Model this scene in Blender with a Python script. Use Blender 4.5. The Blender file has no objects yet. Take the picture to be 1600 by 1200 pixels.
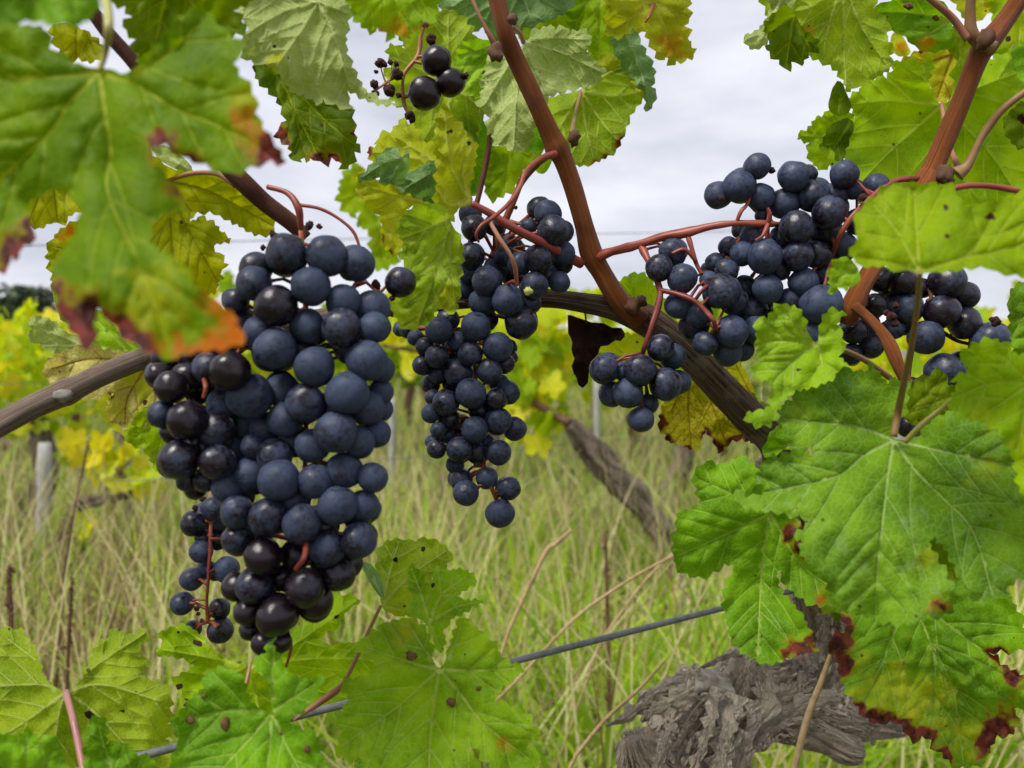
import bpy, math, random
import numpy as np
from mathutils import Vector, Matrix, noise
from mathutils.geometry import delaunay_2d_cdt

random.seed(11)
rng = np.random.default_rng(7)
scene = bpy.context.scene
COL = scene.collection
F = 1200.0            # focal length in photo pixels (1600 wide)
CX, HY = 800.0, 560.0 # image column of the view axis, image row of the horizon
CAMH = 0.75

# ---------------------------------------------------------------- camera
cam_d = bpy.data.cameras.new('camera')
cam = bpy.data.objects.new('camera', cam_d)
COL.objects.link(cam)
cam.location = (0, 0, CAMH)
cam.rotation_euler = (math.radians(90), 0, 0)
cam_d.sensor_width = 36.0
cam_d.lens = 27.0
cam_d.shift_y = -0.025
cam_d.clip_start = 0.02
cam_d.clip_end = 3000
cam_d.dof.use_dof = True
cam_d.dof.focus_distance = 0.385
cam_d.dof.aperture_fstop = 9.5
scene.camera = cam

# ---------------------------------------------------------------- sky and light
SUN_EL, SUN_AZ = 57.0, 224.0      # azimuth clockwise from +Y (view direction)
world = bpy.data.worlds.new('World')
scene.world = world
world.use_nodes = True
wn, wl = world.node_tree.nodes, world.node_tree.links
wn.clear()
wout = wn.new('ShaderNodeOutputWorld')
sky = wn.new('ShaderNodeTexSky')
sky.sky_type = 'NISHITA'
sky.sun_disc = False
sky.sun_elevation = math.radians(SUN_EL)
sky.sun_rotation = math.radians(SUN_AZ)
bg_sky = wn.new('ShaderNodeBackground')
bg_sky.inputs['Strength'].default_value = 0.05
wl.new(sky.outputs[0], bg_sky.inputs['Color'])
tc = wn.new('ShaderNodeTexCoord')
mp = wn.new('ShaderNodeMapping')
mp.inputs['Scale'].default_value = (1.0, 1.0, 3.2)
wl.new(tc.outputs['Generated'], mp.inputs['Vector'])
n1 = wn.new('ShaderNodeTexNoise')
n1.inputs['Scale'].default_value = 2.6
n1.inputs['Detail'].default_value = 6
n1.inputs['Roughness'].default_value = 0.55
wl.new(mp.outputs[0], n1.inputs['Vector'])
cr = wn.new('ShaderNodeValToRGB')
cr.color_ramp.elements[0].position = 0.34
cr.color_ramp.elements[0].color = (0.56, 0.58, 0.67, 1)
cr.color_ramp.elements[1].position = 0.62
cr.color_ramp.elements[1].color = (0.90, 0.91, 0.99, 1)
wl.new(n1.outputs['Fac'], cr.inputs['Fac'])
bg_cloud = wn.new('ShaderNodeBackground')
bg_cloud.inputs['Strength'].default_value = 0.40
wl.new(cr.outputs['Color'], bg_cloud.inputs['Color'])
mixw = wn.new('ShaderNodeMixShader')
mixw.inputs['Fac'].default_value = 0.93       # almost closed cloud deck over the blue
wl.new(bg_sky.outputs[0], mixw.inputs[1])
wl.new(bg_cloud.outputs[0], mixw.inputs[2])
wl.new(mixw.outputs[0], wout.inputs['Surface'])

sun_d = bpy.data.lights.new('sun', 'SUN')
sun_d.energy = 1.5
sun_d.angle = math.radians(20)
sun_d.color = (1.0, 0.96, 0.9)
sun = bpy.data.objects.new('sun', sun_d)
COL.objects.link(sun)
el, az = math.radians(SUN_EL), math.radians(SUN_AZ)
sdir = Vector((math.sin(az) * math.cos(el), math.cos(az) * math.cos(el), math.sin(el)))
sun.rotation_euler = sdir.to_track_quat('Z', 'Y').to_euler()

scene.view_settings.view_transform = 'Standard'
scene.view_settings.look = 'None'
scene.view_settings.gamma = 1.0
scene.view_settings.use_curve_mapping = False
scene.view_settings.exposure = 1.42
scene.render.engine = 'CYCLES'
scene.cycles.use_denoising = True
scene.cycles.max_bounces = 6
scene.cycles.transmission_bounces = 4
scene.cycles.diffuse_bounces = 3


# ---------------------------------------------------------------- helpers
def P(x, y, d):
    return Vector(((x - CX) / F * d, d, CAMH - (y - HY) / F * d))


def link(name, me, mat=None, parent=None, loc=None):
    o = bpy.data.objects.new(name, me)
    COL.objects.link(o)
    if me is not None and mat is not None and not me.materials:
        me.materials.append(mat)
    if parent is not None:
        o.parent = parent
    if loc is not None:
        o.location = loc
    return o


def empty(name, loc, label, cat, group=None):
    o = bpy.data.objects.new(name, None)
    COL.objects.link(o)
    o.location = loc
    o.empty_display_size = 0.02
    return tag(o, label, cat, group)


def tag(o, label=None, cat=None, group=None, kind=None):
    if label: o['label'] = label
    if cat: o['category'] = cat
    if group: o['group'] = group
    if kind: o['kind'] = kind
    return o


def mesh(name, v, f, smooth=True):
    me = bpy.data.meshes.new(name)
    me.from_pydata([tuple(p) for p in v], [], f)
    me.update()
    if smooth:
        me.polygons.foreach_set('use_smooth', [True] * len(me.polygons))
    return me


def catmull(pts, per=8, closed=False):
    """pts (n,k) -> smooth polyline"""
    p = np.asarray(pts, float)
    n = len(p)
    out = []
    rngi = range(n) if closed else range(n - 1)
    for i in rngi:
        if closed:
            a, b, c, d = p[(i - 1) % n], p[i], p[(i + 1) % n], p[(i + 2) % n]
        else:
            b, c = p[i], p[i + 1]
            a = p[i - 1] if i > 0 else 2 * b - c
            d = p[i + 2] if i + 2 < n else 2 * c - b
        for k in range(per):
            t = k / per
            out.append(0.5 * (2 * b + (c - a) * t + (2 * a - 5 * b + 4 * c - d) * t * t + (3 * b - a - 3 * c + d) * t ** 3))
    if not closed:
        out.append(p[-1])
    return np.array(out)


def tube_arrays(pts, rad, sides=10, disp=None):
    """pts list of Vector, rad list -> verts, faces (capped). disp(i,k,angle,s)->radius factor"""
    pts = [Vector(p) for p in pts]
    n = len(pts)
    v, f = [], []
    t0 = (pts[1] - pts[0]).normalized()
    up = Vector((0, 0, 1)) if abs(t0.z) < 0.9 else Vector((1, 0, 0))
    nrm = t0.cross(up).normalized()
    s = 0.0
    for i in range(n):
        t = (pts[min(i + 1, n - 1)] - pts[max(i - 1, 0)])
        if t.length < 1e-9: t = t0.copy()
        t.normalize()
        nrm = (nrm - t * nrm.dot(t))
        if nrm.length < 1e-6: nrm = t.orthogonal()
        nrm.normalize()
        bi = t.cross(nrm)
        if i: s += (pts[i] - pts[i - 1]).length
        for k in range(sides):
            a = 2 * math.pi * k / sides
            r = rad[i] * (disp(i, k, a, s) if disp else 1.0)
            v.append(pts[i] + (nrm * math.cos(a) + bi * math.sin(a)) * r)
    for i in range(n - 1):
        for k in range(sides):
            k2 = (k + 1) % sides
            f.append((i * sides + k, i * sides + k2, (i + 1) * sides + k2, (i + 1) * sides + k))
    v.append(pts[0]); v.append(pts[-1])
    a, b = len(v) - 2, len(v) - 1
    for k in range(sides):
        k2 = (k + 1) % sides
        f.append((a, k2, k))
        f.append((b, (n - 1) * sides + k, (n - 1) * sides + k2))
    return v, f


class MB:
    def __init__(s): s.v, s.f = [], []
    def add(s, vf):
        o = len(s.v)
        s.v += list(vf[0]); s.f += [tuple(i + o for i in q) for q in vf[1]]
    def build(s, name, mat, parent=None, origin=None, smooth=True):
        o = Vector(origin) if origin is not None else Vector((0, 0, 0))
        me = mesh(name, [Vector(p) - o for p in s.v], s.f, smooth)
        return link(name, me, mat, parent, o)


def px_tube(path, per=8, sides=12, knots=0.0, seed=0, thin=1.0):
    """path of (x, y, diameter_px, depth) in photo pixels -> world tube arrays"""
    a = catmull(path, per)
    pts = [P(q[0], q[1], q[3]) for q in a]
    rad = [max(q[2], 0.6) * 0.5 * q[3] / F * thin for q in a]
    def dp(i, k, ang, s):
        if knots == 0: return 1.0
        p = pts[i]
        return 1 + knots * noise.noise(Vector((math.cos(ang) * 1.3 + seed, math.sin(ang) * 1.3, s * 90))) + knots * 0.8 * max(0.0, noise.noise(Vector((seed, 3.0, s * 130))))
    return tube_arrays(pts, rad, sides, dp)


# ---------------------------------------------------------------- materials
def newmat(name):
    m = bpy.data.materials.new(name)
    m.use_nodes = True
    nt = m.node_tree
    nt.nodes.clear()
    out = nt.nodes.new('ShaderNodeOutputMaterial')
    return m, nt, nt.nodes, nt.links, out


class G:
    """tiny node-graph helper"""
    def __init__(s, nt, dims='3D'): s.nt, s.n, s.l, s.dims = nt, nt.nodes, nt.links, dims
    def put(s, sock, val):
        if hasattr(val, 'is_linked') or isinstance(val, bpy.types.NodeSocket): s.l.new(val, sock)
        elif isinstance(val, (tuple, list)):
            sock.default_value = tuple(val) + (1,) if len(val) == 3 and len(sock.default_value) == 4 else tuple(val)
        else: sock.default_value = val
    def math(s, op, a, b=0.0, c=None, clamp=False):
        m = s.n.new('ShaderNodeMath'); m.operation = op; m.use_clamp = clamp
        s.put(m.inputs[0], a); s.put(m.inputs[1], b)
        if c is not None: s.put(m.inputs[2], c)
        return m.outputs[0]
    def mix(s, fac, a, b, mode='MIX'):
        m = s.n.new('ShaderNodeMix'); m.data_type = 'RGBA'; m.blend_type = mode; m.clamp_factor = True
        s.put(m.inputs[0], fac); s.put(m.inputs[6], a); s.put(m.inputs[7], b)
        return m.outputs[2]
    def ramp(s, x, lo, hi):
        m = s.n.new('ShaderNodeMapRange'); m.interpolation_type = 'SMOOTHSTEP'
        s.put(m.inputs['Value'], x); m.inputs['From Min'].default_value = lo; m.inputs['From Max'].default_value = hi
        return m.outputs[0]
    def noise(s, vec, scale, detail=3, rough=0.5):
        m = s.n.new('ShaderNodeTexNoise'); m.noise_dimensions = s.dims
        if vec is not None: s.l.new(vec, m.inputs['Vector'])
        m.inputs['Scale'].default_value = scale; m.inputs['Detail'].default_value = detail; m.inputs['Roughness'].default_value = rough
        return m.outputs['Fac']
    def voro(s, vec, scale, feature='F1'):
        m = s.n.new('ShaderNodeTexVoronoi'); m.voronoi_dimensions = s.dims; m.feature = feature
        if vec is not None: s.l.new(vec, m.inputs['Vector'])
        m.inputs['Scale'].default_value = scale
        return m.outputs['Distance']
    def attr(s, name):
        m = s.n.new('ShaderNodeAttribute'); m.attribute_name = name
        return m.outputs['Fac']
    def objco(s):
        m = s.n.new('ShaderNodeTexCoord'); return m.outputs['Object']
    def mapv(s, vec, scale):
        m = s.n.new('ShaderNodeMapping'); s.l.new(vec, m.inputs['Vector']); m.inputs['Scale'].default_value = scale
        return m.outputs[0]
    def bump(s, h, strength, dist):
        m = s.n.new('ShaderNodeBump'); s.l.new(h, m.inputs['Height'])
        m.inputs['Strength'].default_value = strength; m.inputs['Distance'].default_value = dist
        return m.outputs[0]
    def princ(s, col, rough=0.5, spec=0.5, normal=None, **kw):
        m = s.n.new('ShaderNodeBsdfPrincipled')
        s.put(m.inputs['Base Color'], col); s.put(m.inputs['Roughness'], rough)
        s.put(m.inputs['Specular IOR Level'], spec)
        if normal is not None: s.l.new(normal, m.inputs['Normal'])
        for k, v in kw.items(): s.put(m.inputs[k], v)
        return m.outputs[0]


def leaf_material(name, c1, c2, vein, tcol, tfac=0.45, rough=0.45, spec=0.35, retic=0.25, bump=0.6, dust=0.0, veinw=0.9):
    c1 = tuple(q * 0.70 for q in c1); c2 = tuple(q * 0.84 for q in c2); vein = tuple(q * 0.95 for q in vein)
    m, nt, n, l, out = newmat(name)
    g = G(nt, '2D')
    uvn = n.new('ShaderNodeAttribute'); uvn.attribute_name = 'leafco'
    co = uvn.outputs['Vector']
    oi = n.new('ShaderNodeObjectInfo')
    big = g.noise(co, 38, 3, 0.55)
    fine = g.noise(co, 420, 3, 0.6)
    wv = n.new('ShaderNodeTexNoise'); wv.noise_dimensions = '2D'; l.new(co, wv.inputs['Vector']); wv.inputs['Scale'].default_value = 160; wv.inputs['Detail'].default_value = 2
    wa = n.new('ShaderNodeVectorMath'); wa.operation = 'MULTIPLY_ADD'
    l.new(wv.outputs['Color'], wa.inputs[0]); wa.inputs[1].default_value = (0.004, 0.004, 0.004); l.new(co, wa.inputs[2])
    d1 = g.voro(wa.outputs[0], 330, 'DISTANCE_TO_EDGE')
    d2 = g.voro(wa.outputs[0], 1000, 'DISTANCE_TO_EDGE')
    line = g.math('SUBTRACT', 1.0, g.ramp(d1, 0.0, 0.12))
    line2 = g.math('SUBTRACT', 1.0, g.ramp(d2, 0.0, 0.16))
    base = g.mix(g.ramp(big, 0.32, 0.68), c1, c2)
    base = g.mix(g.math('MULTIPLY', g.math('SUBTRACT', fine, 0.35, clamp=True), 0.5), base, c2)
    base = g.mix(g.math('MULTIPLY', line, retic), base, vein)
    base = g.mix(g.math('MULTIPLY', line2, retic * 0.35), base, vein)
    yel = g.ramp(g.math('MULTIPLY', g.attr('yel'), g.math('MULTIPLY_ADD', g.math('SUBTRACT', g.noise(co, 120, 4), 0.5), 1.6, 1.0)), 0.05, 1.0)
    base = g.mix(yel, base, (0.40, 0.42, 0.015))
    vn = g.math('MULTIPLY', g.attr('vein'), veinw)
    base = g.mix(vn, base, vein)
    if dust > 0:
        du = g.ramp(g.noise(co, 90, 5, 0.65), 0.56, 0.72)
        base = g.mix(g.math('MULTIPLY', du, dust), base, (0.34, 0.42, 0.33))
    nb = g.math('MULTIPLY', g.math('SUBTRACT', g.noise(co, 85, 6, 0.62), 0.5), 1.05)
    def mask(nm, k, lo, hi):
        at = g.attr(nm)
        return g.ramp(g.math('ADD', at, g.math('MULTIPLY', g.math('MULTIPLY', nb, k), g.ramp(at, 0.0, 0.3))), lo, hi)
    org = mask('org', 1.0, 0.1, 0.95)
    base = g.mix(org, base, g.mix(g.noise(co, 90, 3), (0.42, 0.05, 0.006), (0.50, 0.22, 0.008)))
    halo = mask('red', 0.9, 0.02, 0.55)
    base = g.mix(g.math('MULTIPLY', halo, 0.75), base, (0.30, 0.20, 0.008))
    red = mask('red', 1.0, 0.30, 0.72)
    base = g.mix(red, base, g.mix(g.ramp(g.noise(co, 170, 4), 0.4, 0.62), (0.050, 0.012, 0.010), (0.155, 0.030, 0.020)))
    brn = mask('brn', 1.0, 0.40, 0.60)
    base = g.mix(brn, base, (0.035, 0.016, 0.009))
    # little necrotic specks
    sp = g.math('LESS_THAN', g.voro(co, 130), g.math('MULTIPLY', g.ramp(g.noise(co, 60, 2), 0.62, 0.8), 0.13))
    base = g.mix(g.math('MULTIPLY', sp, 0.8), base, (0.05, 0.022, 0.008))
    hue = n.new('ShaderNodeHueSaturation')
    g.put(hue.inputs['Hue'], g.math('MULTIPLY_ADD', oi.outputs['Random'], 0.008, 0.497))
    g.put(hue.inputs['Value'], g.math('MULTIPLY_ADD', oi.outputs['Random'], 0.16, 0.98))
    g.put(hue.inputs['Color'], base)
    base = hue.outputs[0]
    trn = g.mix(1.0, base, tcol, 'MULTIPLY')
    h = g.math('ADD', g.math('MULTIPLY', g.ramp(d1, 0.0, 0.25), 1.0), g.math('MULTIPLY', fine, 0.25))
    nr = g.bump(h, bump * 0.38, 0.0004)
    pr = g.princ(base, g.math('MULTIPLY_ADD', fine, 0.25, rough - 0.1), spec, nr)
    tr = n.new('ShaderNodeBsdfTranslucent')
    g.put(tr.inputs['Color'], trn); l.new(nr, tr.inputs['Normal'])
    mx = n.new('ShaderNodeMixShader')
    dead = g.math('MAXIMUM', red, brn)
    g.put(mx.inputs[0], g.math('MULTIPLY', tfac, g.math('MULTIPLY_ADD', dead, -0.6, 1.0)))
    l.new(pr, mx.inputs[1]); l.new(tr.outputs[0], mx.inputs[2])
    l.new(mx.outputs[0], out.inputs['Surface'])
    return m


LM = {
 # upper side, deep green
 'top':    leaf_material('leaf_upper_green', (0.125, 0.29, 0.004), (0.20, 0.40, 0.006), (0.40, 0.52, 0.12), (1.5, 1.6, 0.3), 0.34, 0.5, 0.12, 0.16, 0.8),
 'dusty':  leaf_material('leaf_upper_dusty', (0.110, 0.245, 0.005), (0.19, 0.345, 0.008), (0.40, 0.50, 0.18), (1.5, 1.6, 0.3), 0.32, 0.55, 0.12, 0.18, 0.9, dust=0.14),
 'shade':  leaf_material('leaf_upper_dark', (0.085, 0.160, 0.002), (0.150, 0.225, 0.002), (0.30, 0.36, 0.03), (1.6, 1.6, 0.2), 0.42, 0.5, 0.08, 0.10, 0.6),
 'near':   leaf_material('leaf_near_olive', (0.115, 0.25, 0.002), (0.205, 0.36, 0.002), (0.50, 0.58, 0.06), (1.6, 1.5, 0.2), 0.45, 0.5, 0.1, 0.10, 0.6),
 'bright': leaf_material('leaf_bright_green', (0.24, 0.43, 0.002), (0.35, 0.53, 0.003), (0.52, 0.62, 0.08), (1.3, 1.25, 0.4), 0.5, 0.5, 0.10, 0.14, 0.7),
 'young':  leaf_material('leaf_young_green', (0.24, 0.48, 0.008), (0.36, 0.60, 0.012), (0.52, 0.62, 0.16), (1.25, 1.25, 0.4), 0.42, 0.5, 0.12, 0.16, 0.8),
 'pale':   leaf_material('leaf_pale_underside', (0.38, 0.48, 0.12), (0.47, 0.55, 0.19), (0.62, 0.66, 0.30), (1.1, 1.2, 0.5), 0.4, 0.6, 0.08, 0.26, 1.0),
 'under':  leaf_material('leaf_green_underside', (0.26, 0.41, 0.010), (0.36, 0.50, 0.016), (0.56, 0.62, 0.20), (1.3, 1.3, 0.4), 0.48, 0.55, 0.08, 0.2, 0.9),
 'yellow': leaf_material('leaf_yellow_green', (0.40, 0.48, 0.008), (0.52, 0.56, 0.016), (0.55, 0.55, 0.12), (1.25, 1.2, 0.4), 0.5, 0.55, 0.08, 0.2, 0.8),
 'redvein': leaf_material('leaf_yellow_red_veined', (0.52, 0.54, 0.015), (0.66, 0.61, 0.045), (0.20, 0.05, 0.010), (1.2, 1.15, 0.4), 0.5, 0.55, 0.08, 0.5, 0.8),
 'olive':  leaf_material('leaf_olive_spotted', (0.33, 0.40, 0.002), (0.45, 0.49, 0.003), (0.17, 0.15, 0.02), (1.35, 1.25, 0.3), 0.55, 0.5, 0.08, 0.16, 0.6),
 'blue':   leaf_material('leaf_bluish_underside', (0.15, 0.27, 0.085), (0.23, 0.36, 0.14), (0.38, 0.48, 0.22), (1.2, 1.5, 0.5), 0.3, 0.6, 0.12, 0.26, 1.2),
 'dry':    leaf_material('leaf_dry_straw', (0.55, 0.50, 0.13), (0.66, 0.60, 0.20), (0.26, 0.09, 0.02), (1.1, 1.0, 0.7), 0.4, 0.65, 0.08, 0.35, 1.0),
 'dead':   leaf_material('leaf_dead_brown', (0.022, 0.009, 0.007), (0.040, 0.016, 0.012), (0.02, 0.01, 0.008), (1.2, 0.8, 0.5), 0.06, 0.75, 0.12, 0.3, 1.2),
}


def wood_material(name, c1, c2, c3, sx=(60, 60, 8), bump=0.5, rough=0.7, spec=0.25, bscale=0.002, axis=None):
    m, nt, n, l, out = newmat(name)
    g = G(nt)
    co = g.objco()
    uvn = n.new('ShaderNodeAttribute'); uvn.attribute_name = 'along'
    v = g.mapv(uvn.outputs['Vector'], sx)
    a = g.noise(v, 1.0, 5, 0.6)
    b = g.noise(co, 55, 4, 0.6)
    c = g.noise(v, 3.5, 3, 0.55)
    col = g.mix(g.ramp(a, 0.35, 0.65), c1, c2)
    col = g.mix(g.math('MULTIPLY', g.ramp(b, 0.5, 0.72), 0.7), col, c3)
    h = g.math('ADD', a, g.math('MULTIPLY', c, 0.6))
    l.new(g.princ(col, rough, spec, g.bump(h, bump, bscale)), out.inputs['Surface'])
    return m


def bark_material(name, c1, c2, c3, crack, sx, bscale=0.004):
    m, nt, n, l, out = newmat(name)
    g = G(nt)
    co = g.objco()
    uvn = n.new('ShaderNodeAttribute'); uvn.attribute_name = 'along'
    wv = n.new('ShaderNodeTexNoise'); l.new(co, wv.inputs['Vector']); wv.inputs['Scale'].default_value = 45; wv.inputs['Detail'].default_value = 3
    wa = n.new('ShaderNodeVectorMath'); wa.operation = 'MULTIPLY_ADD'
    l.new(wv.outputs['Color'], wa.inputs[0]); wa.inputs[1].default_value = (0.035, 0.035, 0.02); l.new(uvn.outputs['Vector'], wa.inputs[2])
    v = g.mapv(wa.outputs[0], sx)
    a = g.noise(v, 1.0, 6, 0.65)
    b = g.noise(co, 48, 5, 0.65)
    c = g.noise(v, 2.6, 5, 0.65)
    e = g.noise(co, 260, 4, 0.7)
    col = g.mix(g.ramp(b, 0.30, 0.54), c1, c2)
    col = g.mix(g.math('MULTIPLY', g.ramp(e, 0.45, 0.7), 0.45), col, c3)
    rid = g.math('ABSOLUTE', g.math('SUBTRACT', c, 0.5))
    ck = g.math('SUBTRACT', 1.0, g.ramp(rid, 0.004, 0.045))
    ck2 = g.ramp(a, 0.60, 0.70)
    ck = g.math('MAXIMUM', g.math('MULTIPLY', ck, g.ramp(b, 0.35, 0.6)), g.math('MULTIPLY', ck2, 0.55))
    col = g.mix(ck, col, crack)
    h = g.math('SUBTRACT', g.math('ADD', g.math('MULTIPLY', c, 0.8), g.math('MULTIPLY', e, 0.25)), g.math('MULTIPLY', ck, 0.7))
    l.new(g.princ(col, 0.9, 0.1, g.bump(h, 1.0, bscale)), out.inputs['Surface'])
    return m


def set_along(me, n_len, sides, lens, extra=0):
    """vector attribute: (cos, sin, length) so fibres run along the limb"""
    at = me.attributes.new('along', 'FLOAT_VECTOR', 'POINT')
    d = []
    for i in range(n_len):
        for k in range(sides):
            a = 2 * math.pi * k / sides
            d += [math.cos(a) * 0.1, math.sin(a) * 0.1, lens[i]]
    tot = len(me.vertices)
    while len(d) < tot * 3: d += [0.0, 0.0, lens[-1]]
    at.data.foreach_set('vector', d[:tot * 3])


def simple_mat(name, c1, c2, scale=200, rough=0.5, spec=0.4, bump=0.2, bd=0.0004, det=4):
    m, nt, n, l, out = newmat(name)
    g = G(nt)
    co = g.objco()
    a = g.noise(co, scale, det, 0.6)
    b = g.noise(co, scale * 0.2, 2)
    col = g.mix(g.ramp(g.math('MULTIPLY_ADD', a, 0.5, g.math('MULTIPLY', b, 0.5)), 0.38, 0.62), c1, c2)
    l.new(g.princ(col, rough, spec, g.bump(a, bump, bd)), out.inputs['Surface'])
    return m


M_CANE = wood_material('cane_red_brown', (0.20, 0.054, 0.012), (0.36, 0.115, 0.026), (0.12, 0.033, 0.010), (190, 190, 14), 0.8, 0.5, 0.25, 0.0014)
M_CANE_DARK = wood_material('cane_dark_brown', (0.075, 0.026, 0.015), (0.16, 0.055, 0.03), (0.045, 0.016, 0.010), (150, 150, 11), 1.0, 0.55, 0.22, 0.0008)
M_OLDCANE = wood_material('old_cane_grey_brown', (0.16, 0.105, 0.072), (0.36, 0.28, 0.215), (0.09, 0.055, 0.04), (150, 150, 12), 1.0, 0.65, 0.25, 0.0016)
M_CORDON = wood_material('cordon_bark_brown', (0.085, 0.052, 0.036), (0.32, 0.225, 0.16), (0.42, 0.34, 0.265), (110, 110, 13), 1.0, 0.8, 0.2, 0.004)
M_BARK = bark_material('trunk_bark_grey', (0.33, 0.24, 0.175), (0.72, 0.61, 0.475), (0.76, 0.66, 0.53), (0.020, 0.013, 0.010), (55, 55, 16), 0.005)
M_BARK_DARK = bark_material('background_bark_brown', (0.13, 0.092, 0.07), (0.30, 0.245, 0.195), (0.24, 0.15, 0.06), (0.02, 0.013, 0.010), (55, 55, 16), 0.006)
M_STRIP = bark_material('bark_strip_pale', (0.50, 0.41, 0.315), (0.80, 0.70, 0.56), (0.27, 0.215, 0.17), (0.05, 0.036, 0.03), (80, 80, 22), 0.003)
M_STEM = simple_mat('bunch_stem_red', (0.17, 0.026, 0.018), (0.30, 0.075, 0.030), 160, 0.45, 0.4)
M_PEDUNC = simple_mat('peduncle_rose', (0.17, 0.026, 0.022), (0.29, 0.070, 0.042), 120, 0.42, 0.4)
M_PINK = simple_mat('petiole_pink', (0.28, 0.085, 0.065), (0.36, 0.18, 0.09), 60, 0.42, 0.4)
M_REDPET = simple_mat('petiole_red', (0.25, 0.038, 0.035), (0.32, 0.075, 0.055), 60, 0.38, 0.4)
M_GREENPET = simple_mat('petiole_green', (0.34, 0.36, 0.07), (0.42, 0.34, 0.13), 60, 0.42, 0.4)
M_BROWNPET = simple_mat('petiole_brown', (0.21, 0.105, 0.045), (0.28, 0.18, 0.075), 60, 0.5, 0.3)
M_PURPLE = simple_mat('petiole_purple', (0.25, 0.045, 0.11), (0.36, 0.16, 0.14), 22, 0.4, 0.4)
M_GALL = simple_mat('gall_brown', (0.07, 0.03, 0.014), (0.26, 0.15, 0.06), 500, 0.7, 0.2, 0.6)
M_WIRE = simple_mat('wire_grey', (0.10, 0.105, 0.11), (0.17, 0.175, 0.18), 900, 0.42, 0.5, 0.15, 0.0002)
M_CUT = simple_mat('cut_wood_pale', (0.24, 0.21, 0.175), (0.42, 0.385, 0.335), 150, 0.85, 0.15, 0.6, 0.001)
M_SHRIVEL = simple_mat('dried_berry', (0.03, 0.010, 0.010), (0.085, 0.022, 0.018), 700, 0.65, 0.3, 0.8, 0.0006)
M_POST = simple_mat('post_weathered', (0.28, 0.275, 0.26), (0.42, 0.41, 0.385), 40, 0.85, 0.15, 0.5, 0.004)
M_STRAW = simple_mat('dry_stalk', (0.30, 0.20, 0.10), (0.44, 0.32, 0.17), 200, 0.7, 0.2)
M_DOCK = simple_mat('brown_seed_stalk', (0.09, 0.045, 0.028), (0.17, 0.09, 0.05), 300, 0.8, 0.2, 0.6)
M_GREENBERRY = simple_mat('unripe_berry_green', (0.40, 0.42, 0.10), (0.48, 0.50, 0.14), 300, 0.4, 0.4)


def grape_material():
    m, nt, n, l, out = newmat('grape_skin')
    g = G(nt)
    co = g.objco()                      # unit sphere coordinates
    oi = n.new('ShaderNodeObjectInfo')
    sep = n.new('ShaderNodeSeparateColor'); l.new(oi.outputs['Color'], sep.inputs[0])
    bl = sep.outputs[0]                 # bloom on this berry, lowered too where shade is put in
    off = n.new('ShaderNodeVectorMath'); off.operation = 'ADD'
    l.new(co, off.inputs[0])
    cmb = n.new('ShaderNodeCombineXYZ')
    for i, k in enumerate((37.0, 91.0, 53.0)):
        g.put(cmb.inputs[i], g.math('MULTIPLY', oi.outputs['Random'], k))
    l.new(cmb.outputs[0], off.inputs[1])
    v = off.outputs[0]
    a = g.noise(v, 1.1, 4, 0.6)
    b = g.noise(v, 4.5, 5, 0.65)
    c = g.noise(v, 22, 3, 0.6)
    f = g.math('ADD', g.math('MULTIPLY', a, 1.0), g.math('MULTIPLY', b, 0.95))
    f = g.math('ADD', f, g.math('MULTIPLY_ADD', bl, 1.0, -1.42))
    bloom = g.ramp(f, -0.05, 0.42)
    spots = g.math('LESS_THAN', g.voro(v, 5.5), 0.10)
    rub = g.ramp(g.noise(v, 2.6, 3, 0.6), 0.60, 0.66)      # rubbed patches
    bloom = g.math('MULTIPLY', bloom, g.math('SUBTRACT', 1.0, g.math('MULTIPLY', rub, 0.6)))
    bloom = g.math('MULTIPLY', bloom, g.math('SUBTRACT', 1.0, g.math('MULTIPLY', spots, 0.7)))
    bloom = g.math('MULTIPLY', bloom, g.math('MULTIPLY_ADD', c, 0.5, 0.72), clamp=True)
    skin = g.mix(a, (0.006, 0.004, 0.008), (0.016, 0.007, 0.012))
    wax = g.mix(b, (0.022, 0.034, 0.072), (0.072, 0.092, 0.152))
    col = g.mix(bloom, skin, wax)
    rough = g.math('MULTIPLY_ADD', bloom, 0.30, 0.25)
    nr = g.bump(c, 0.08, 0.02)
    l.new(g.princ(col, rough, g.math('MULTIPLY_ADD', bloom, -0.27, 0.45), nr), out.inputs['Surface'])
    return m


M_GRAPE = grape_material()
# ---------------------------------------------------------------- leaves
def in_poly(pts, poly):
    x, y = pts[:, 0], pts[:, 1]
    ins = np.zeros(len(pts), bool)
    n = len(poly)
    j = n - 1
    for i in range(n):
        xi, yi = poly[i]; xj, yj = poly[j]
        if yi != yj:
            c = ((yi > y) != (yj > y)) & (x < (xj - xi) * (y - yi) / (yj - yi) + xi)
            ins ^= c
        j = i
    return ins


def seg_dist(pts, line, closed=False):
    a = line if closed else line[:-1]
    b = np.roll(line, -1, 0) if closed else line[1:]
    best = np.full(len(pts), 1e9)
    for p, q in zip(a, b):
        d = q - p
        L = d @ d
        t = np.clip(((pts - p) @ d) / (L + 1e-9), 0, 1)
        r = pts - (p + t[:, None] * d)
        best = np.minimum(best, np.einsum('ij,ij->i', r, r))
    return np.sqrt(best)


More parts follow.
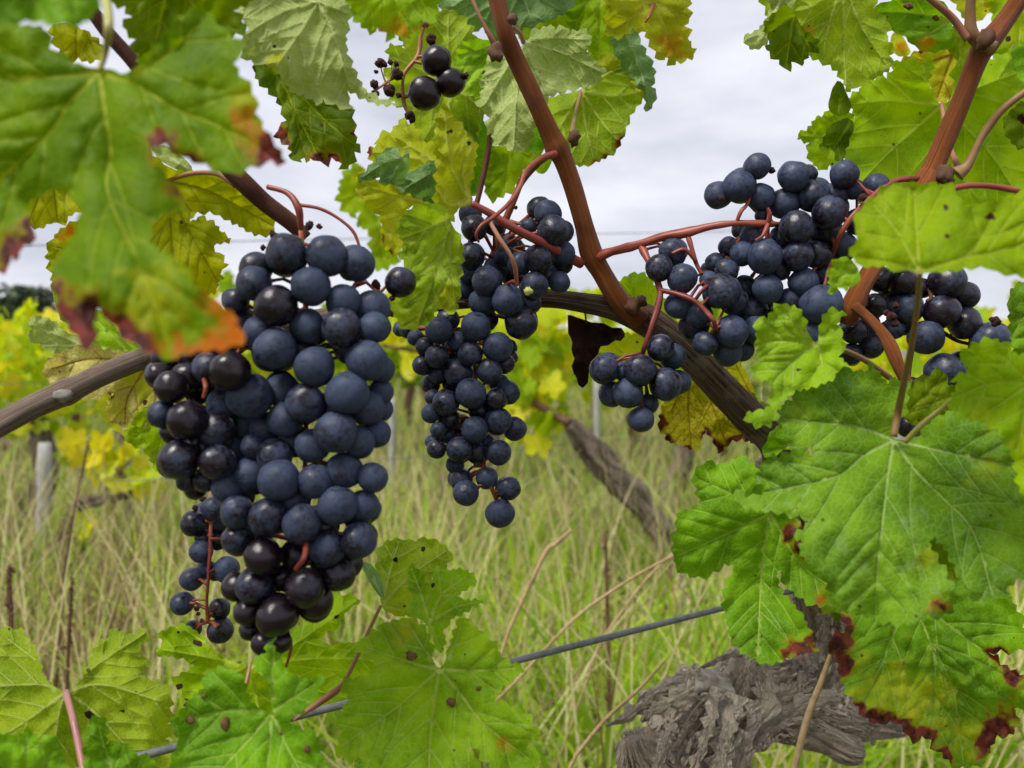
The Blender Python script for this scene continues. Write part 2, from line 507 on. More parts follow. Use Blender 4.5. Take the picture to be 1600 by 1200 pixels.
def toothed(outline, J, pitch, amp, r, tight=14.0):
    sm = catmull(outline, 6, True)
    seg = np.linalg.norm(np.roll(sm, -1, 0) - sm, axis=1)
    cum = np.concatenate([[0], np.cumsum(seg)])
    tot = cum[-1]
    area = np.sum(sm[:, 0] * np.roll(sm[:, 1], -1) - np.roll(sm[:, 0], -1) * sm[:, 1])
    sgn = 1.0 if area > 0 else -1.0
    res = []
    s = 0.0
    def at(q):
        q = q % tot
        i = min(np.searchsorted(cum, q, 'right') - 1, len(sm) - 1)
        t = (q - cum[i]) / max(seg[i], 1e-9)
        p = sm[i] * (1 - t) + sm[(i + 1) % len(sm)] * t
        d = sm[(i + 1) % len(sm)] - sm[i]
        d = d / (np.linalg.norm(d) + 1e-9)
        nn = np.array([d[1], -d[0]]) * sgn
        return p, nn
    while s < tot - pitch * 0.4:
        w = pitch * r.uniform(0.65, 1.4)
        if s + w > tot: w = tot - s
        p0, _ = at(s)
        pm, nm = at(s + w * r.uniform(0.45, 0.7))
        k = 1.0
        if J is not None:
            dj = np.linalg.norm(pm - np.array(J))
            k = min(1.0, max(0.0, (dj - tight) / 30.0))
        h = amp * (w / pitch) * r.uniform(0.6, 1.25) * k
        pa, na = at(s + w * 0.25)
        res.append(p0 - _ * 0.15 * h)
        res.append(pa + na * h * 0.45)
        res.append(pm + nm * h)
        s += w
    return np.array(res)


def make_veins(J, mains, poly, gap):
    """main veins + side veins as pixel polylines with (half width, strength)"""
    V = []
    for mv in mains:
        line = catmull([J] + list(mv), 8)
        V.append((line, 1.0))
        d = np.linalg.norm(np.diff(line, axis=0), axis=1)
        L = d.sum()
        cum = np.concatenate([[0], np.cumsum(d)])
        s = gap * 1.1
        side = 1
        while s < L * 0.93:
            i = min(np.searchsorted(cum, s), len(line) - 2)
            p = line[i]
            t = line[i + 1] - line[i]
            t = t / (np.linalg.norm(t) + 1e-9)
            for sd in ((side,) if s < L * 0.35 else (side, -side)):
                ang = sd * math.radians(random.uniform(38, 52))
                dr = np.array([t[0] * math.cos(ang) - t[1] * math.sin(ang), t[0] * math.sin(ang) + t[1] * math.cos(ang)])
                maxl = 0.55 * (L - s) + gap * 0.9
                q = p.copy(); pl = [q.copy()]; l = 0
                while l < maxl:
                    q = q + dr * 5; l += 5
                    dr = dr + t * 0.02; dr /= np.linalg.norm(dr)
                    pl.append(q.copy())
                pl = np.array(pl)
                ok = in_poly(pl, poly)
                k = len(pl) if ok.all() else int(np.argmin(ok))
                if k > 3:
                    V.append((pl[:k], 0.55))
            side = -side
            s += gap * random.uniform(0.8, 1.2)
    return V


LEAF_N = [0]


def leaf(outline, J, mains, d0, mat, ax=0.0, ay=0.0, cup=0.0, ruffle=1.0, side='top', teeth=(18, 7), red=(), yel=(), brn=(), org=(),
         petiole=None, pet_mat=None, label=None, galls=(), quilt=1.0, fold=1.0, vgap=34, vw=3.0, grid=None, parent=None, name='leaf'):
    LEAF_N[0] += 1
    seed = LEAF_N[0] * 13.7
    r = random.Random(LEAF_N[0] * 101)
    random.seed(LEAF_N[0] * 7 + 1)
    ol = np.array(outline, float)
    S = max(np.ptp(ol[:, 0]), np.ptp(ol[:, 1]))
    if J is None: J = tuple(ol.mean(0))
    poly = toothed(ol, J, teeth[0] * 1.15, teeth[1] * 1.3, r)
    g = grid or max(5.0, S / 64.0)
    x0, y0 = poly.min(0); x1, y1 = poly.max(0)
    gx, gy = np.meshgrid(np.arange(x0, x1, g), np.arange(y0, y1, g))
    gp = np.stack([gx.ravel(), gy.ravel()], 1)
    rr = np.random.default_rng(LEAF_N[0])
    gp = gp + rr.uniform(-0.3, 0.3, gp.shape) * g
    gp = gp[in_poly(gp, poly)]
    gp = gp[seg_dist(gp, poly, True) > g * 0.5]
    veins = make_veins(np.array(J, float), [[np.array(p, float) for p in mv] for mv in mains], poly, vgap) if mains else []
    pts, vals, edges = [], [], []
    npl = len(poly)
    if veins:
        near = np.zeros(len(gp), bool)
        for line, st in veins:
            near |= seg_dist(gp, line) < (vw * 2.2 if st == 1 else vw * 1.3)
        gp = gp[~near]
    nb0 = npl + len(gp)
    for line, st in veins:
        d = np.gradient(line, axis=0)
        d /= (np.linalg.norm(d, axis=1)[:, None] + 1e-9)
        nn = np.stack([-d[:, 1], d[:, 0]], 1)
        m = len(line)
        t = np.linspace(1.0, 0.0, m)[:, None]
        w = t ** 1.3 * (vw * 1.0 if st == 1.0 else vw * 0.2) + vw * (0.55 if st == 1.0 else 0.5)
        ed_ = seg_dist(line, poly, True)
        ok = in_poly(line, poly) & (ed_ > 1.5)
        prev = None
        for q in range(m):
            if not ok[q]:
                prev = None
                continue
            pts.append(line[q]); vals.append(st * (0.8 + 0.2 * t[q, 0]))
            k = nb0 + len(pts) - 1
            if prev is not None: edges.append((prev, k))
            prev = k
            for sg in (1, -1):
                o_ = line[q] + sg * nn[q] * w[q]
                if ed_[q] > w[q, 0] + 1.5:
                    pts.append(o_); vals.append(0.0)
    vp = np.array(pts) if pts else np.zeros((0, 2))
    vs = np.array(vals) if vals else np.zeros(0)
    allp = np.concatenate([poly, gp, vp])
    val = np.concatenate([np.zeros(nb0), vs])
    res = delaunay_2d_cdt([Vector((p[0], p[1])) for p in allp], [(i, (i + 1) % npl) for i in range(npl)] + edges, [], 0, 0.05, True)
    vo = np.array([(p[0], p[1]) for p in res[0]])
    fa = np.array([tuple(q) for q in res[2]])
    fa = fa[in_poly(vo[fa].mean(1), poly)]
    # all faces turned the same way, towards the camera
    a_, b_, c_ = vo[fa[:, 0]], vo[fa[:, 1]], vo[fa[:, 2]]
    flip = np.cross(b_ - a_, c_ - a_) > 0
    fa[flip] = fa[flip][:, ::-1]
    faces = fa.tolist()
    vv = np.array([max([val[k] for k in ids], default=0.5) for ids in res[3]])
    # ---- depth field
    Jn = np.array(J, float)
    rel = (vo - Jn)
    rho = np.linalg.norm(rel, axis=1) / S
    ed = seg_dist(vo, poly, True)
    edn = np.clip(ed / 26.0, 0, 1)
    dv = np.full(len(vo), 60.0)
    for line, st in veins:
        dv = np.minimum(dv, seg_dist(vo, line) + (0 if st == 1 else 3))
    wav = np.array([noise.noise(Vector((p[0] * 2.6 / S + seed, p[1] * 2.6 / S, 1.3))) for p in vo])
    ruf = np.array([noise.noise(Vector((p[0] * 7.0 / S, p[1] * 7.0 / S + seed, 4.1))) for p in vo])
    qui = np.array([noise.noise(Vector((p[0] * 0.055, p[1] * 0.055 + seed, 9.1))) for p in vo])
    mpp = d0 / F
    depth = d0 * (1 + (ax * rel[:, 0] + ay * rel[:, 1]) / F) + cup * rho ** 2
    depth += S * mpp * (0.15 * wav + 0.07 * ruf * (1.4 - edn)) * ruffle
    dm = np.full(len(vo), 55.0)
    for line, st in veins:
        if st == 1.0: dm = np.minimum(dm, seg_dist(vo, line))
    dm = 55.0 * (1 - np.exp(-dm / 55.0)) * min(1.0, S / 220.0)
    bul = dm * 0.30 * fold * mpp + (1 - np.exp(-dv / 11.0)) * 9.0 * mpp * quilt + qui * 6.5 * mpp * quilt
    depth += bul * (-1 if side == 'top' else 1)
    depth += (vv * 1.6 * mpp) * (1 if side == 'top' else -1)
    W = np.stack([(vo[:, 0] - CX) / F * depth, depth, CAMH - (vo[:, 1] - HY) / F * depth], 1)
    org0 = np.array(P(J[0], J[1], d0))
    me = bpy.data.meshes.new(name)
    me.from_pydata((W - org0).tolist(), [], faces)
    me.update()
    me.polygons.foreach_set('use_smooth', [True] * len(me.polygons))

    wpx = np.array([noise.noise_vector(Vector((p[0] * 0.045 + seed, p[1] * 0.045, 2.2))) for p in vo])[:, :2]
    wpx2 = np.array([noise.noise_vector(Vector((p[0] * 0.13 + seed, p[1] * 0.13, 6.2))) for p in vo])[:, :2]

    def blot(lst, hug=False):
        a = np.zeros(len(vo))
        for b in lst:
            q = np.linalg.norm(vo + (wpx * 0.9 + wpx2 * 0.5) * b[2] - np.array(b[:2]), axis=1) / b[2]
            if hug:      # discoloration creeps along the margin
                q = q * 0.66 + ed / (b[2] * 2.4)
            a = np.maximum(a, np.clip(1.45 - q, 0, 1) * (b[3] if len(b) > 3 else 1.0))
        return a
    at = me.attributes.new('leafco', 'FLOAT_VECTOR', 'POINT')
    lc = np.zeros((len(vo), 3))
    lc[:, :2] = rel * mpp + np.array([LEAF_N[0] * 0.37 % 5, LEAF_N[0] * 0.73 % 7])
    at.data.foreach_set('vector', lc.ravel().astype(np.float32))
    for nm, arr in (('vein', vv), ('red', blot(red, True)), ('yel', blot(yel)), ('brn', blot([(q[0], q[1], q[2] * 0.72) + tuple(q[3:]) for q in brn])), ('org', blot(org))):
        at = me.attributes.new(nm, 'FLOAT', 'POINT')
        at.data.foreach_set('value', arr.astype(np.float32))
    o = link(name, me, LM[mat], parent if parent is not None else VINE, None)
    o.location = Vector(org0) - o.parent.location
    if label: o['label'] = label

    def depth_at(x, y):
        i = np.argmin(np.linalg.norm(vo - np.array((x, y)), axis=1))
        return depth[i]
    for gl in galls:
        gx_, gy_, gr = gl[:3]
        dd = depth_at(gx_, gy_)
        k = noise_ball(gl[0], M_GALL)
        go = link('leaf_gall', k, M_GALL, o, P(gx_, gy_, dd - gr * 0.3 * mpp) - Vector(org0))
        s = gr * mpp * 0.68
        go.scale = (s, s * 0.7, s * (gl[3] if len(gl) > 3 else 0.8))
        go.rotation_euler = (0, r.uniform(-0.6, 0.6), 0)
    if petiole:
        pts = [(q[0], q[1], q[2], q[3] if len(q) > 3 else d0) for q in petiole]
        v, f = px_tube(pts, 8, 10)
        me2 = mesh('petiole', [p - Vector(org0) for p in v], f)
        po = link('petiole', me2, pet_mat or M_GREENPET, o)
    return o


BALLS = {}


def noise_ball(key, mat=None, amp=0.5, seg=14, rings=9):
    kk = int(key) % 4
    k = (kk, mat.name if mat else '')
    if k in BALLS: return BALLS[k]
    v, f = [], []
    for i in range(rings + 1):
        th = math.pi * i / rings
        for j in range(seg):
            ph = 2 * math.pi * j / seg
            p = Vector((math.sin(th) * math.cos(ph), math.sin(th) * math.sin(ph), math.cos(th)))
            v.append(p * (1 + amp * noise.noise(p * 1.9 + Vector((kk * 7.3, 0, 0)))))
    for i in range(rings):
        for j in range(seg):
            f.append((i * seg + j, (i + 1) * seg + j, (i + 1) * seg + (j + 1) % seg, i * seg + (j + 1) % seg))
    BALLS[k] = mesh('gall', v, f)
    if mat: BALLS[k].materials.append(mat)
    return BALLS[k]
# ---------------------------------------------------------------- ground, grass
def ground_material():
    m, nt, n, l, out = newmat('vineyard_ground')
    g = G(nt)
    co = g.objco()
    a = g.noise(co, 0.9, 6, 0.6)
    b = g.noise(co, 9, 5, 0.65)
    c = g.noise(co, 60, 4, 0.6)
    col = g.mix(g.ramp(a, 0.40, 0.60), (0.06, 0.09, 0.018), (0.13, 0.10, 0.05))
    col = g.mix(g.ramp(b, 0.45, 0.70), col, (0.09, 0.065, 0.04))
    col = g.mix(g.math('MULTIPLY', g.ramp(c, 0.5, 0.7), 0.5), col, (0.30, 0.25, 0.13))
    l.new(g.princ(col, 0.95, 0.1, g.bump(c, 0.8, 0.03)), out.inputs['Surface'])
    return m


v, f = [], []
xs = np.concatenate([-np.geomspace(900, 6, 14), np.linspace(-5, 5, 60), np.geomspace(6, 900, 14)])
ys = np.concatenate([-np.geomspace(900, 3, 10), np.linspace(-2, 10, 70), np.geomspace(11, 900, 16)])
for yy in ys:
    for xx in xs:
        far = min(1.0, max(0.0, (abs(xx) + abs(yy) - 12) / 20))
        v.append((xx, yy, (0.035 * noise.noise(Vector((xx * 1.1, yy * 1.1, 0))) + 0.02 * noise.noise(Vector((xx * 3.3, yy * 3.3, 5)))) * (1 - far) - 0.03))
nx = len(xs)
for j in range(len(ys) - 1):
    for i in range(nx - 1):
        f.append((j * nx + i, j * nx + i + 1, (j + 1) * nx + i + 1, (j + 1) * nx + i))
tag(link('ground', mesh('ground', v, f), ground_material()), kind='structure')


def grass_material():
    m, nt, n, l, out = newmat('grass_blades')
    g = G(nt)
    k = g.attr('dryness')
    h = g.attr('height')
    w = g.attr('tint')
    green = g.mix(w, (0.18, 0.36, 0.012), (0.46, 0.60, 0.03))
    straw = g.mix(w, (0.58, 0.49, 0.19), (0.84, 0.75, 0.43))
    brown = g.mix(w, (0.16, 0.085, 0.05), (0.27, 0.17, 0.095))
    col = g.mix(g.ramp(k, 0.40, 0.55), green, straw)
    col = g.mix(g.ramp(k, 0.90, 0.94), col, brown)
    pr = g.princ(col, 0.6, 0.25)
    tr = n.new('ShaderNodeBsdfTranslucent'); g.put(tr.inputs['Color'], col)
    mx = n.new('ShaderNodeMixShader'); mx.inputs[0].default_value = 0.45
    l.new(pr, mx.inputs[1]); l.new(tr.outputs[0], mx.inputs[2])
    l.new(mx.outputs[0], out.inputs['Surface'])
    return m


M_GRASS = grass_material()


def blades(name, X, Y, H, Wd, lean, bend, dry, levels=5, label=None):
    n = len(X)
    az = rng.uniform(0, 2 * np.pi, n)
    fa = rng.uniform(0, np.pi, n)
    z0 = np.full(n, -0.03)
    vs = np.zeros((n, levels, 2, 3))
    for k in range(levels):
        t = k / (levels - 1)
        rr = lean * t * H + bend * t ** 2.4 * H
        zz = z0 + H * (t - 0.35 * np.minimum(bend, 1.2) * t ** 2.6)
        wx = Wd * (1 - t ** 1.6) * 0.5 + Wd * 0.06
        cx = X + np.cos(az) * rr; cy = Y + np.sin(az) * rr
        for s, sg in ((0, -1), (1, 1)):
            vs[:, k, s, 0] = cx + sg * np.cos(fa) * wx
            vs[:, k, s, 1] = cy + sg * np.sin(fa) * wx
            vs[:, k, s, 2] = zz
    V = vs.reshape(-1, 3)
    base = (np.arange(n) * levels * 2)[:, None]
    q = np.array([[2 * k, 2 * k + 1, 2 * k + 3, 2 * k + 2] for k in range(levels - 1)])
    Fc = (base[:, :, None] + q[None]).reshape(-1, 4)
    me = bpy.data.meshes.new(name)
    me.vertices.add(len(V)); me.vertices.foreach_set('co', V.ravel())
    me.loops.add(Fc.size); me.loops.foreach_set('vertex_index', Fc.ravel())
    me.polygons.add(len(Fc))
    me.polygons.foreach_set('loop_start', np.arange(len(Fc)) * 4)
    me.update(calc_edges=True)
    me.polygons.foreach_set('use_smooth', np.ones(len(Fc), bool))
    for nm, arr in (('dryness', np.repeat(dry, levels * 2)), ('tint', np.repeat(rng.uniform(0, 1, n), levels * 2)), ('height', np.tile(np.repeat(np.linspace(0, 1, levels), 2), n))):
        at = me.attributes.new(nm, 'FLOAT', 'POINT'); at.data.foreach_set('value', arr.astype(np.float32))
    o = link(name, me, M_GRASS)
    tag(o, label, 'grass', kind='stuff')
    return o


def field(n, d0, d1, spread=0.95, power=1.0):
    """points on the ground, thinning with distance"""
    u = rng.uniform(0, 1, n)
    Y = d0 + (d1 - d0) * u ** power
    X = rng.uniform(-1, 1, n) * (spread * Y + 0.25)
    return X, Y


def patch(X, Y, s, o=0.0):
    return np.array([noise.noise(Vector((x * s + o, y * s, o))) for x, y in zip(X, Y)])


X, Y = field(12000, 1.0, 9.0, power=1.9)
pt = patch(X, Y, 1.1)
keep = pt > -0.18 + rng.uniform(-.15, .15, len(X))
X, Y, pt = X[keep], Y[keep], pt[keep]
n = len(X)
blades('meadow_grass', X, Y, rng.uniform(.14, .40, n) * (1 + .6 * pt), rng.uniform(.005, .0125, n), rng.uniform(0, .35, n), rng.uniform(0, .9, n), np.clip(rng.uniform(0, .56, n) - .3 * pt, 0, .6), label='short green meadow grass between the vine rows')
X, Y = field(4200, 0.95, 10.0, power=1.6)
n = len(X)
blades('dry_grass', X, Y, rng.uniform(.25, .66, n), rng.uniform(.0025, .0055, n), rng.uniform(0, .35, n), rng.uniform(0, .5, n), rng.uniform(.5, .97, n), label='tall dry straw coloured grass stalks between the vine rows')
X, Y = field(1500, 0.9, 2.8, power=1.1)
n = len(X)
blades('straw_stems', X, Y, rng.uniform(.30, .64, n), rng.uniform(.0028, .0062, n), rng.uniform(0, .26, n), rng.uniform(0, .4, n), rng.choice([.15, .6, .7, .8, .97], n), label='scattered upright straw stems nearest behind the vine')
X, Y = field(700, 1.0, 2.8, power=1.2)
pt = patch(X, Y, 1.1)
X, Y = X[pt > -.1], Y[pt > -.1]
n = len(X)
blades('broad_grass', X, Y, rng.uniform(.16, .42, n), rng.uniform(.010, .018, n), rng.uniform(0, .4, n), rng.uniform(.1, 1.0, n), rng.uniform(0, .46, n), label='broad green grass blades nearest behind the vine')
n = 800
Y = rng.uniform(.95, 2.6, n)
X = (rng.uniform(-260, 620, n) - CX) / F * Y
blades('brown_weeds', X, Y, rng.uniform(.18, .52, n), rng.uniform(.003, .006, n), rng.uniform(0, .5, n), rng.uniform(0, .6, n), rng.uniform(.93, 1.0, n), label='brown dead weed stems in the left foreground grass')
X, Y = field(6500, 0.95, 5.0, power=1.6)
pt = patch(X, Y, 1.1)
keep = pt < 0.12
X, Y = X[keep], Y[keep]
n = len(X)
blades('dead_thatch', X, Y, rng.uniform(.06, .24, n), rng.uniform(.003, .007, n), rng.uniform(.3, 1.7, n), rng.uniform(0, .9, n), rng.uniform(.55, 1.0, n), label='matted dead grass lying near the ground')
X, Y = field(14000, 8.0, 45.0, spread=.95, power=1.5)
n = len(X)
blades('far_grass', X, Y, rng.uniform(.15, .42, n), rng.uniform(.012, .03, n), rng.uniform(0, .4, n), rng.uniform(0, .6, n), rng.uniform(.1, .85, n), levels=3, label='grass farther off in the vineyard')


# single stalks one can point at
def dry_stalk(name, path, mat, label, cat='grass stalk', seeds=0, seed_r=4, to_ground=True):
    a = [tuple(q) for q in path]
    if to_ground:
        q = P(a[-1][0], a[-1][1], a[-1][3])
        if q.z > 0.02:
            # carry the stalk on down to the soil, following its slope
            p0 = P(a[0][0], a[0][1], a[0][3])
            dirv = (q - p0); dirv /= max(1e-6, abs(dirv.z))
            e = q + Vector((dirv.x * .5, 0.02, -1)) * (q.z + .03)
    pts = [P(q[0], q[1], q[3]) for q in catmull(a, 8)]
    rad = [q[2] * .5 * q[3] / F for q in catmull(a, 8)]
    if to_ground and P(a[-1][0], a[-1][1], a[-1][3]).z > 0.02:
        pts.append(e); rad.append(rad[-1])
    mb = MB()
    mb.add(tube_arrays(pts, rad, 7))
    L = len(pts) - (1 if to_ground else 0)
    for k in range(seeds):
        i = int(L * .85 * (k / max(1, seeds)))
        c = pts[i]
        s = seed_r * a[0][3] / F * random.uniform(.6, 1.1)
        off = Vector((random.uniform(-1, 1), random.uniform(-1, 1), random.uniform(-.6, .6))) * s * .9
        b0 = len(mb.v)
        oct_ = [Vector((1, 0, 0)), Vector((0, 1, 0)), Vector((-1, 0, 0)), Vector((0, -1, 0)), Vector((0, 0, 1.3)), Vector((0, 0, -1.3))]
        mb.v += [c + off + q * s * .6 for q in oct_]
        mb.f += [tuple(b0 + i for i in t) for t in ((0, 1, 4), (1, 2, 4), (2, 3, 4), (3, 0, 4), (1, 0, 5), (2, 1, 5), (3, 2, 5), (0, 3, 5))]
    base = pts[-1].copy()
    o = mb.build(name, mat, None, base)
    tag(o, label, cat)
    return o


dry_stalk('dry_grass_stalk', [(1301, 1010, 4, .42), (1285, 1060, 9, .42), (1262, 1120, 10, .42), (1240, 1205, 11, .42), (1220, 1290, 11, .42)], M_STRAW, 'dry straw stalk crossing in front of the gnarled trunk')
dry_stalk('dock_stalk', [(14, 884, 5, .95), (15, 930, 8, .95), (18, 985, 8, .95), (22, 1080, 7, .95)], M_DOCK, 'short dark brown seed stalk at the left edge', seeds=70, seed_r=5)
dry_stalk('dock_stalk', [(112, 905, 3, .9), (110, 960, 5, .9), (106, 1030, 6, .9), (104, 1100, 6, .9)], M_DOCK, 'thin dark seed stalk rising above the lower left leaf', seeds=60, seed_r=4)
dry_stalk('dry_grass_stalk', [(262, 420, 2, 1.5), (258, 700, 3, 1.5), (235, 800, 4, 1.4), (215, 900, 4, 1.4)][1:] if False else [(138, 690, 3, 1.2), (128, 740, 4, 1.2), (112, 830, 5, 1.2), (100, 900, 5, 1.2), (92, 1000, 5, 1.2)], M_DOCK, 'thin brown weed stalk in front of the pale post', seeds=30, seed_r=3)
dry_stalk('dry_grass_stalk', [(893, 828, 5, .85), (868, 850, 7, .85), (850, 868, 7, .85), (795, 985, 6, .85)], M_STRAW, 'bent straw stalk below the lowest grape of the centre bunch')
dry_stalk('dry_grass_stalk', [(1052, 868, 4, .8), (985, 905, 5, .8), (900, 965, 5, .8), (810, 1060, 5, .8), (770, 1100, 5, .8)], M_STRAW, 'long straw slanting towards the bottom centre leaf')
dry_stalk('dry_grass_stalk', [(1110, 760, 3, .95), (1085, 830, 4, .95), (1010, 905, 4, .95), (940, 1000, 4, .95)], M_STRAW, 'straw stalk slanting left of the lobed green leaf')
dry_stalk('dock_stalk', [(946, 830, 4, 1.1), (948, 900, 6, 1.1), (950, 990, 7, 1.1), (952, 1090, 7, 1.1)], M_DOCK, 'upright brown stalk above the wire at centre right', seeds=24, seed_r=4)
dry_stalk('dry_grass_stalk', [(1040, 1030, 4, .62), (1000, 1075, 5, .62), (945, 1125, 6, .62), (900, 1180, 6, .62)], M_STRAW, 'straw stalk slanting left of the trunk')

# ---------------------------------------------------------------- wires and posts
mb = MB()
p1, p2 = P(1130, 950, .50), P(225, 1180, .345)
dv = (p2 - p1)
mb.add(tube_arrays([p1 - dv * 3.0, p1 - dv * .6, p1, p1.lerp(p2, .5), p2, p2 + dv * .8], [.0019] * 6, 12))
tag(mb.build('trellis_wire', M_WIRE, None, p1), 'grey trellis wire slanting across the bottom of the picture', 'wire')
for (x1, y1, d1, x2, y2, d2, lab) in ((0, 600, 2.2, 700, 585, 3.4, 'thin wire through the left background vines'), (-20, 385, 1.5, 1600, 352, 3.2, 'thin upper wire seen against the sky'), (640, 715, 2.0, 1120, 675, 2.9, 'thin wire beside the background trunk')):
    a, b = P(x1, y1, d1), P(x2, y2, d2)
    mb = MB()
    mb.add(tube_arrays([a - (b - a) * .5, a, a.lerp(b, .5), b, b + (b - a) * 1.5], [.0012] * 5, 6))
    tag(mb.build('trellis_wire', M_WIRE, None, a), lab, 'wire')


def post(x, ytop, d, wpx, label, lean=0.0):
    top = P(x, ytop, d)
    w = wpx * d / F
    v, f = [], []
    n = 9
    pts = []
    for k in range(n):
        t = k / (n - 1)
        pts.append(Vector((top.x + lean * (1 - t) * 0 - lean * t * top.z, top.y, top.z * (1 - t) - .05 * t)))
    pts[0].z = top.z
    v, f = tube_arrays(pts, [w * .42] + [w * .5] * (n - 1), 10, lambda i, k, a, s: 1 + .05 * noise.noise(Vector((math.cos(a) * 2 + x, math.sin(a) * 2, s * 8))))
    base = pts[-1]
    o = link('vineyard_post', mesh('post', [q - base for q in v], f, True), M_POST, None, base)
    return tag(o, label, 'post', 'vineyard posts')


post(70, 692, 2.6, 22, 'pale short post in the left background grass', .02)
post(1412, 300, 3.0, 34, 'tall pale post behind the dark right bunch')
post(932, 590, 5.0, 11, 'pale post left of the hanging dead leaf tip')
post(612, 620, 4.2, 11, 'pale post right of the largest bunch')

# ---------------------------------------------------------------- background vines
def template_leaf(k):
    r = random.Random(40 + k)
    lobes = [(0, 1.0, .30), (62, .88, .30), (-62, .88, .30), (122, .70, .34), (-122, .70, .34)]
    n = 64
    rim = []
    for i in range(n):
        a = -math.pi + 2 * math.pi * i / n
        deg = math.degrees(a)
        rad = .52
        for la, lr, lw in lobes:
            dd = (deg - la + 180) % 360 - 180
            rad = max(rad, .5 + (lr - .5) * math.exp(-(dd / 24.0) ** 2))
        if abs(abs(deg) - 180) < 26: rad *= .25 + .75 * abs(abs(deg) - 180) / 26
        rad *= 1 + (.07 if i % 2 else -.05) + r.uniform(-.04, .04)
        rim.append((rad * math.sin(a), rad * math.cos(a)))
    v = [(0, 0, 0)]
    f = []
    for q in (.45, 1.0):
        for (x, y) in rim:
            z = .16 * (x * x + y * y) * q * q + .07 * noise.noise(Vector((x * q * 2.2 + k * 9, y * q * 2.2, 0))) - .18 * abs(x) * q
            v.append((x * q, y * q, z))
    for i in range(n):
        j = (i + 1) % n
        f.append((0, 1 + i, 1 + j))
        f.append((1 + i, 1 + n + i, 1 + n + j, 1 + j))
    me = mesh('leaf', v, f)
    return me


def bg_leaf_material(name, c1, c2, tf=.5):
    m, nt, n, l, out = newmat(name)
    g = G(nt)
    oi = n.new('ShaderNodeObjectInfo')
    co = g.objco()
    col = g.mix(oi.outputs['Random'], c1, c2)
    col = g.mix(g.math('MULTIPLY', g.ramp(g.noise(co, 3.0, 4), .45, .7), .5), col, c2)
    col = g.mix(g.math('MULTIPLY', g.ramp(g.noise(co, 2.2, 4, .7), .62, .70), .7), col, (.30, .13, .02))
    pr = g.princ(col, .5, .3)
    tr = n.new('ShaderNodeBsdfTranslucent'); g.put(tr.inputs['Color'], g.mix(1.0, col, (1.25, 1.2, .6), 'MULTIPLY'))
    mx = n.new('ShaderNodeMixShader'); mx.inputs[0].default_value = tf
    l.new(pr, mx.inputs[1]); l.new(tr.outputs[0], mx.inputs[2]); l.new(mx.outputs[0], out.inputs['Surface'])
    return m


BM = [bg_leaf_material('background_leaf_green', (.24, .40, .008), (.38, .52, .01)), bg_leaf_material('background_leaf_yellow', (.58, .60, .008), (.75, .66, .03)), bg_leaf_material('background_leaf_lime', (.40, .54, .008), (.54, .62, .012))]
TL = []
for k in range(3):
    for mi in range(3):
        me = template_leaf(k)
        me.materials.append(BM[mi])
        TL.append(me)


def background_vine(base, label, trunk_path, clumps, seed, mix=(1, 1, 1), thick=.045, canes=(), group='vines in the next rows'):
    """base Vector on the soil; clumps: (centre Vector, radii, n, leaf size)"""
    r = random.Random(seed)
    root = empty('background_vine', base, label, 'grape vine', group)
    pts = [Vector(q[:3]) for q in catmull([tuple(p) for p in trunk_path], 14)]
    rads = [q[3] for q in catmull([tuple(p) for p in trunk_path], 14)]
    dp = lambda i, k, a, s: 1 + .5 * noise.noise(Vector((math.cos(a) * 1.6 + seed, math.sin(a) * 1.6, s * 16))) + .32 * (.5 - 2 * abs(noise.noise(Vector((math.cos(a) * 4.5 + seed, math.sin(a) * 4.5, s * 7)))))
    v, f = tube_arrays(pts, rads, 40, dp)
    me = mesh('trunk', [q - base for q in v], f)
    lens = [0.0]
    for i in range(1, len(pts)): lens.append(lens[-1] + (pts[i] - pts[i - 1]).length)
    set_along(me, len(pts), 40, lens)
    link('trunk', me, M_BARK_DARK, root)
    for c in canes:
        cp = [Vector(q[:3]) for q in catmull(c, 8)]
        cr_ = [q[3] for q in catmull(c, 8)]
        v, f = tube_arrays(cp, cr_, 8)
        link('cane', mesh('cane', [q - base for q in v], f), M_STRAWCANE, root)
    for (c, rad, n, sz) in clumps:
        for i in range(n):
            while True:
                u = Vector((r.uniform(-1, 1), r.uniform(-1, 1), r.uniform(-1, 1)))
                if u.length < 1: break
            mi = r.choices((0, 1, 2), mix)[0]
            o = bpy.data.objects.new('leaf', TL[r.randrange(3) * 3 + mi])
            COL.objects.link(o)
            o.parent = root
            o.location = c + Vector((u.x * rad[0], u.y * rad[1], u.z * rad[2])) - base
            s = sz * r.uniform(.6, 1.2)
            o.scale = (s, s, s)
            o.rotation_euler = (r.uniform(.5, 2.3), r.uniform(-.7, .7), r.uniform(0, 6.28))
    return root


M_STRAWCANE = simple_mat('background_cane', (.10, .05, .03), (.17, .09, .055), 60, .7, .2)


def g2(x, d, z=0.0):
    q = P(x, HY, d); q.z = z
    return q


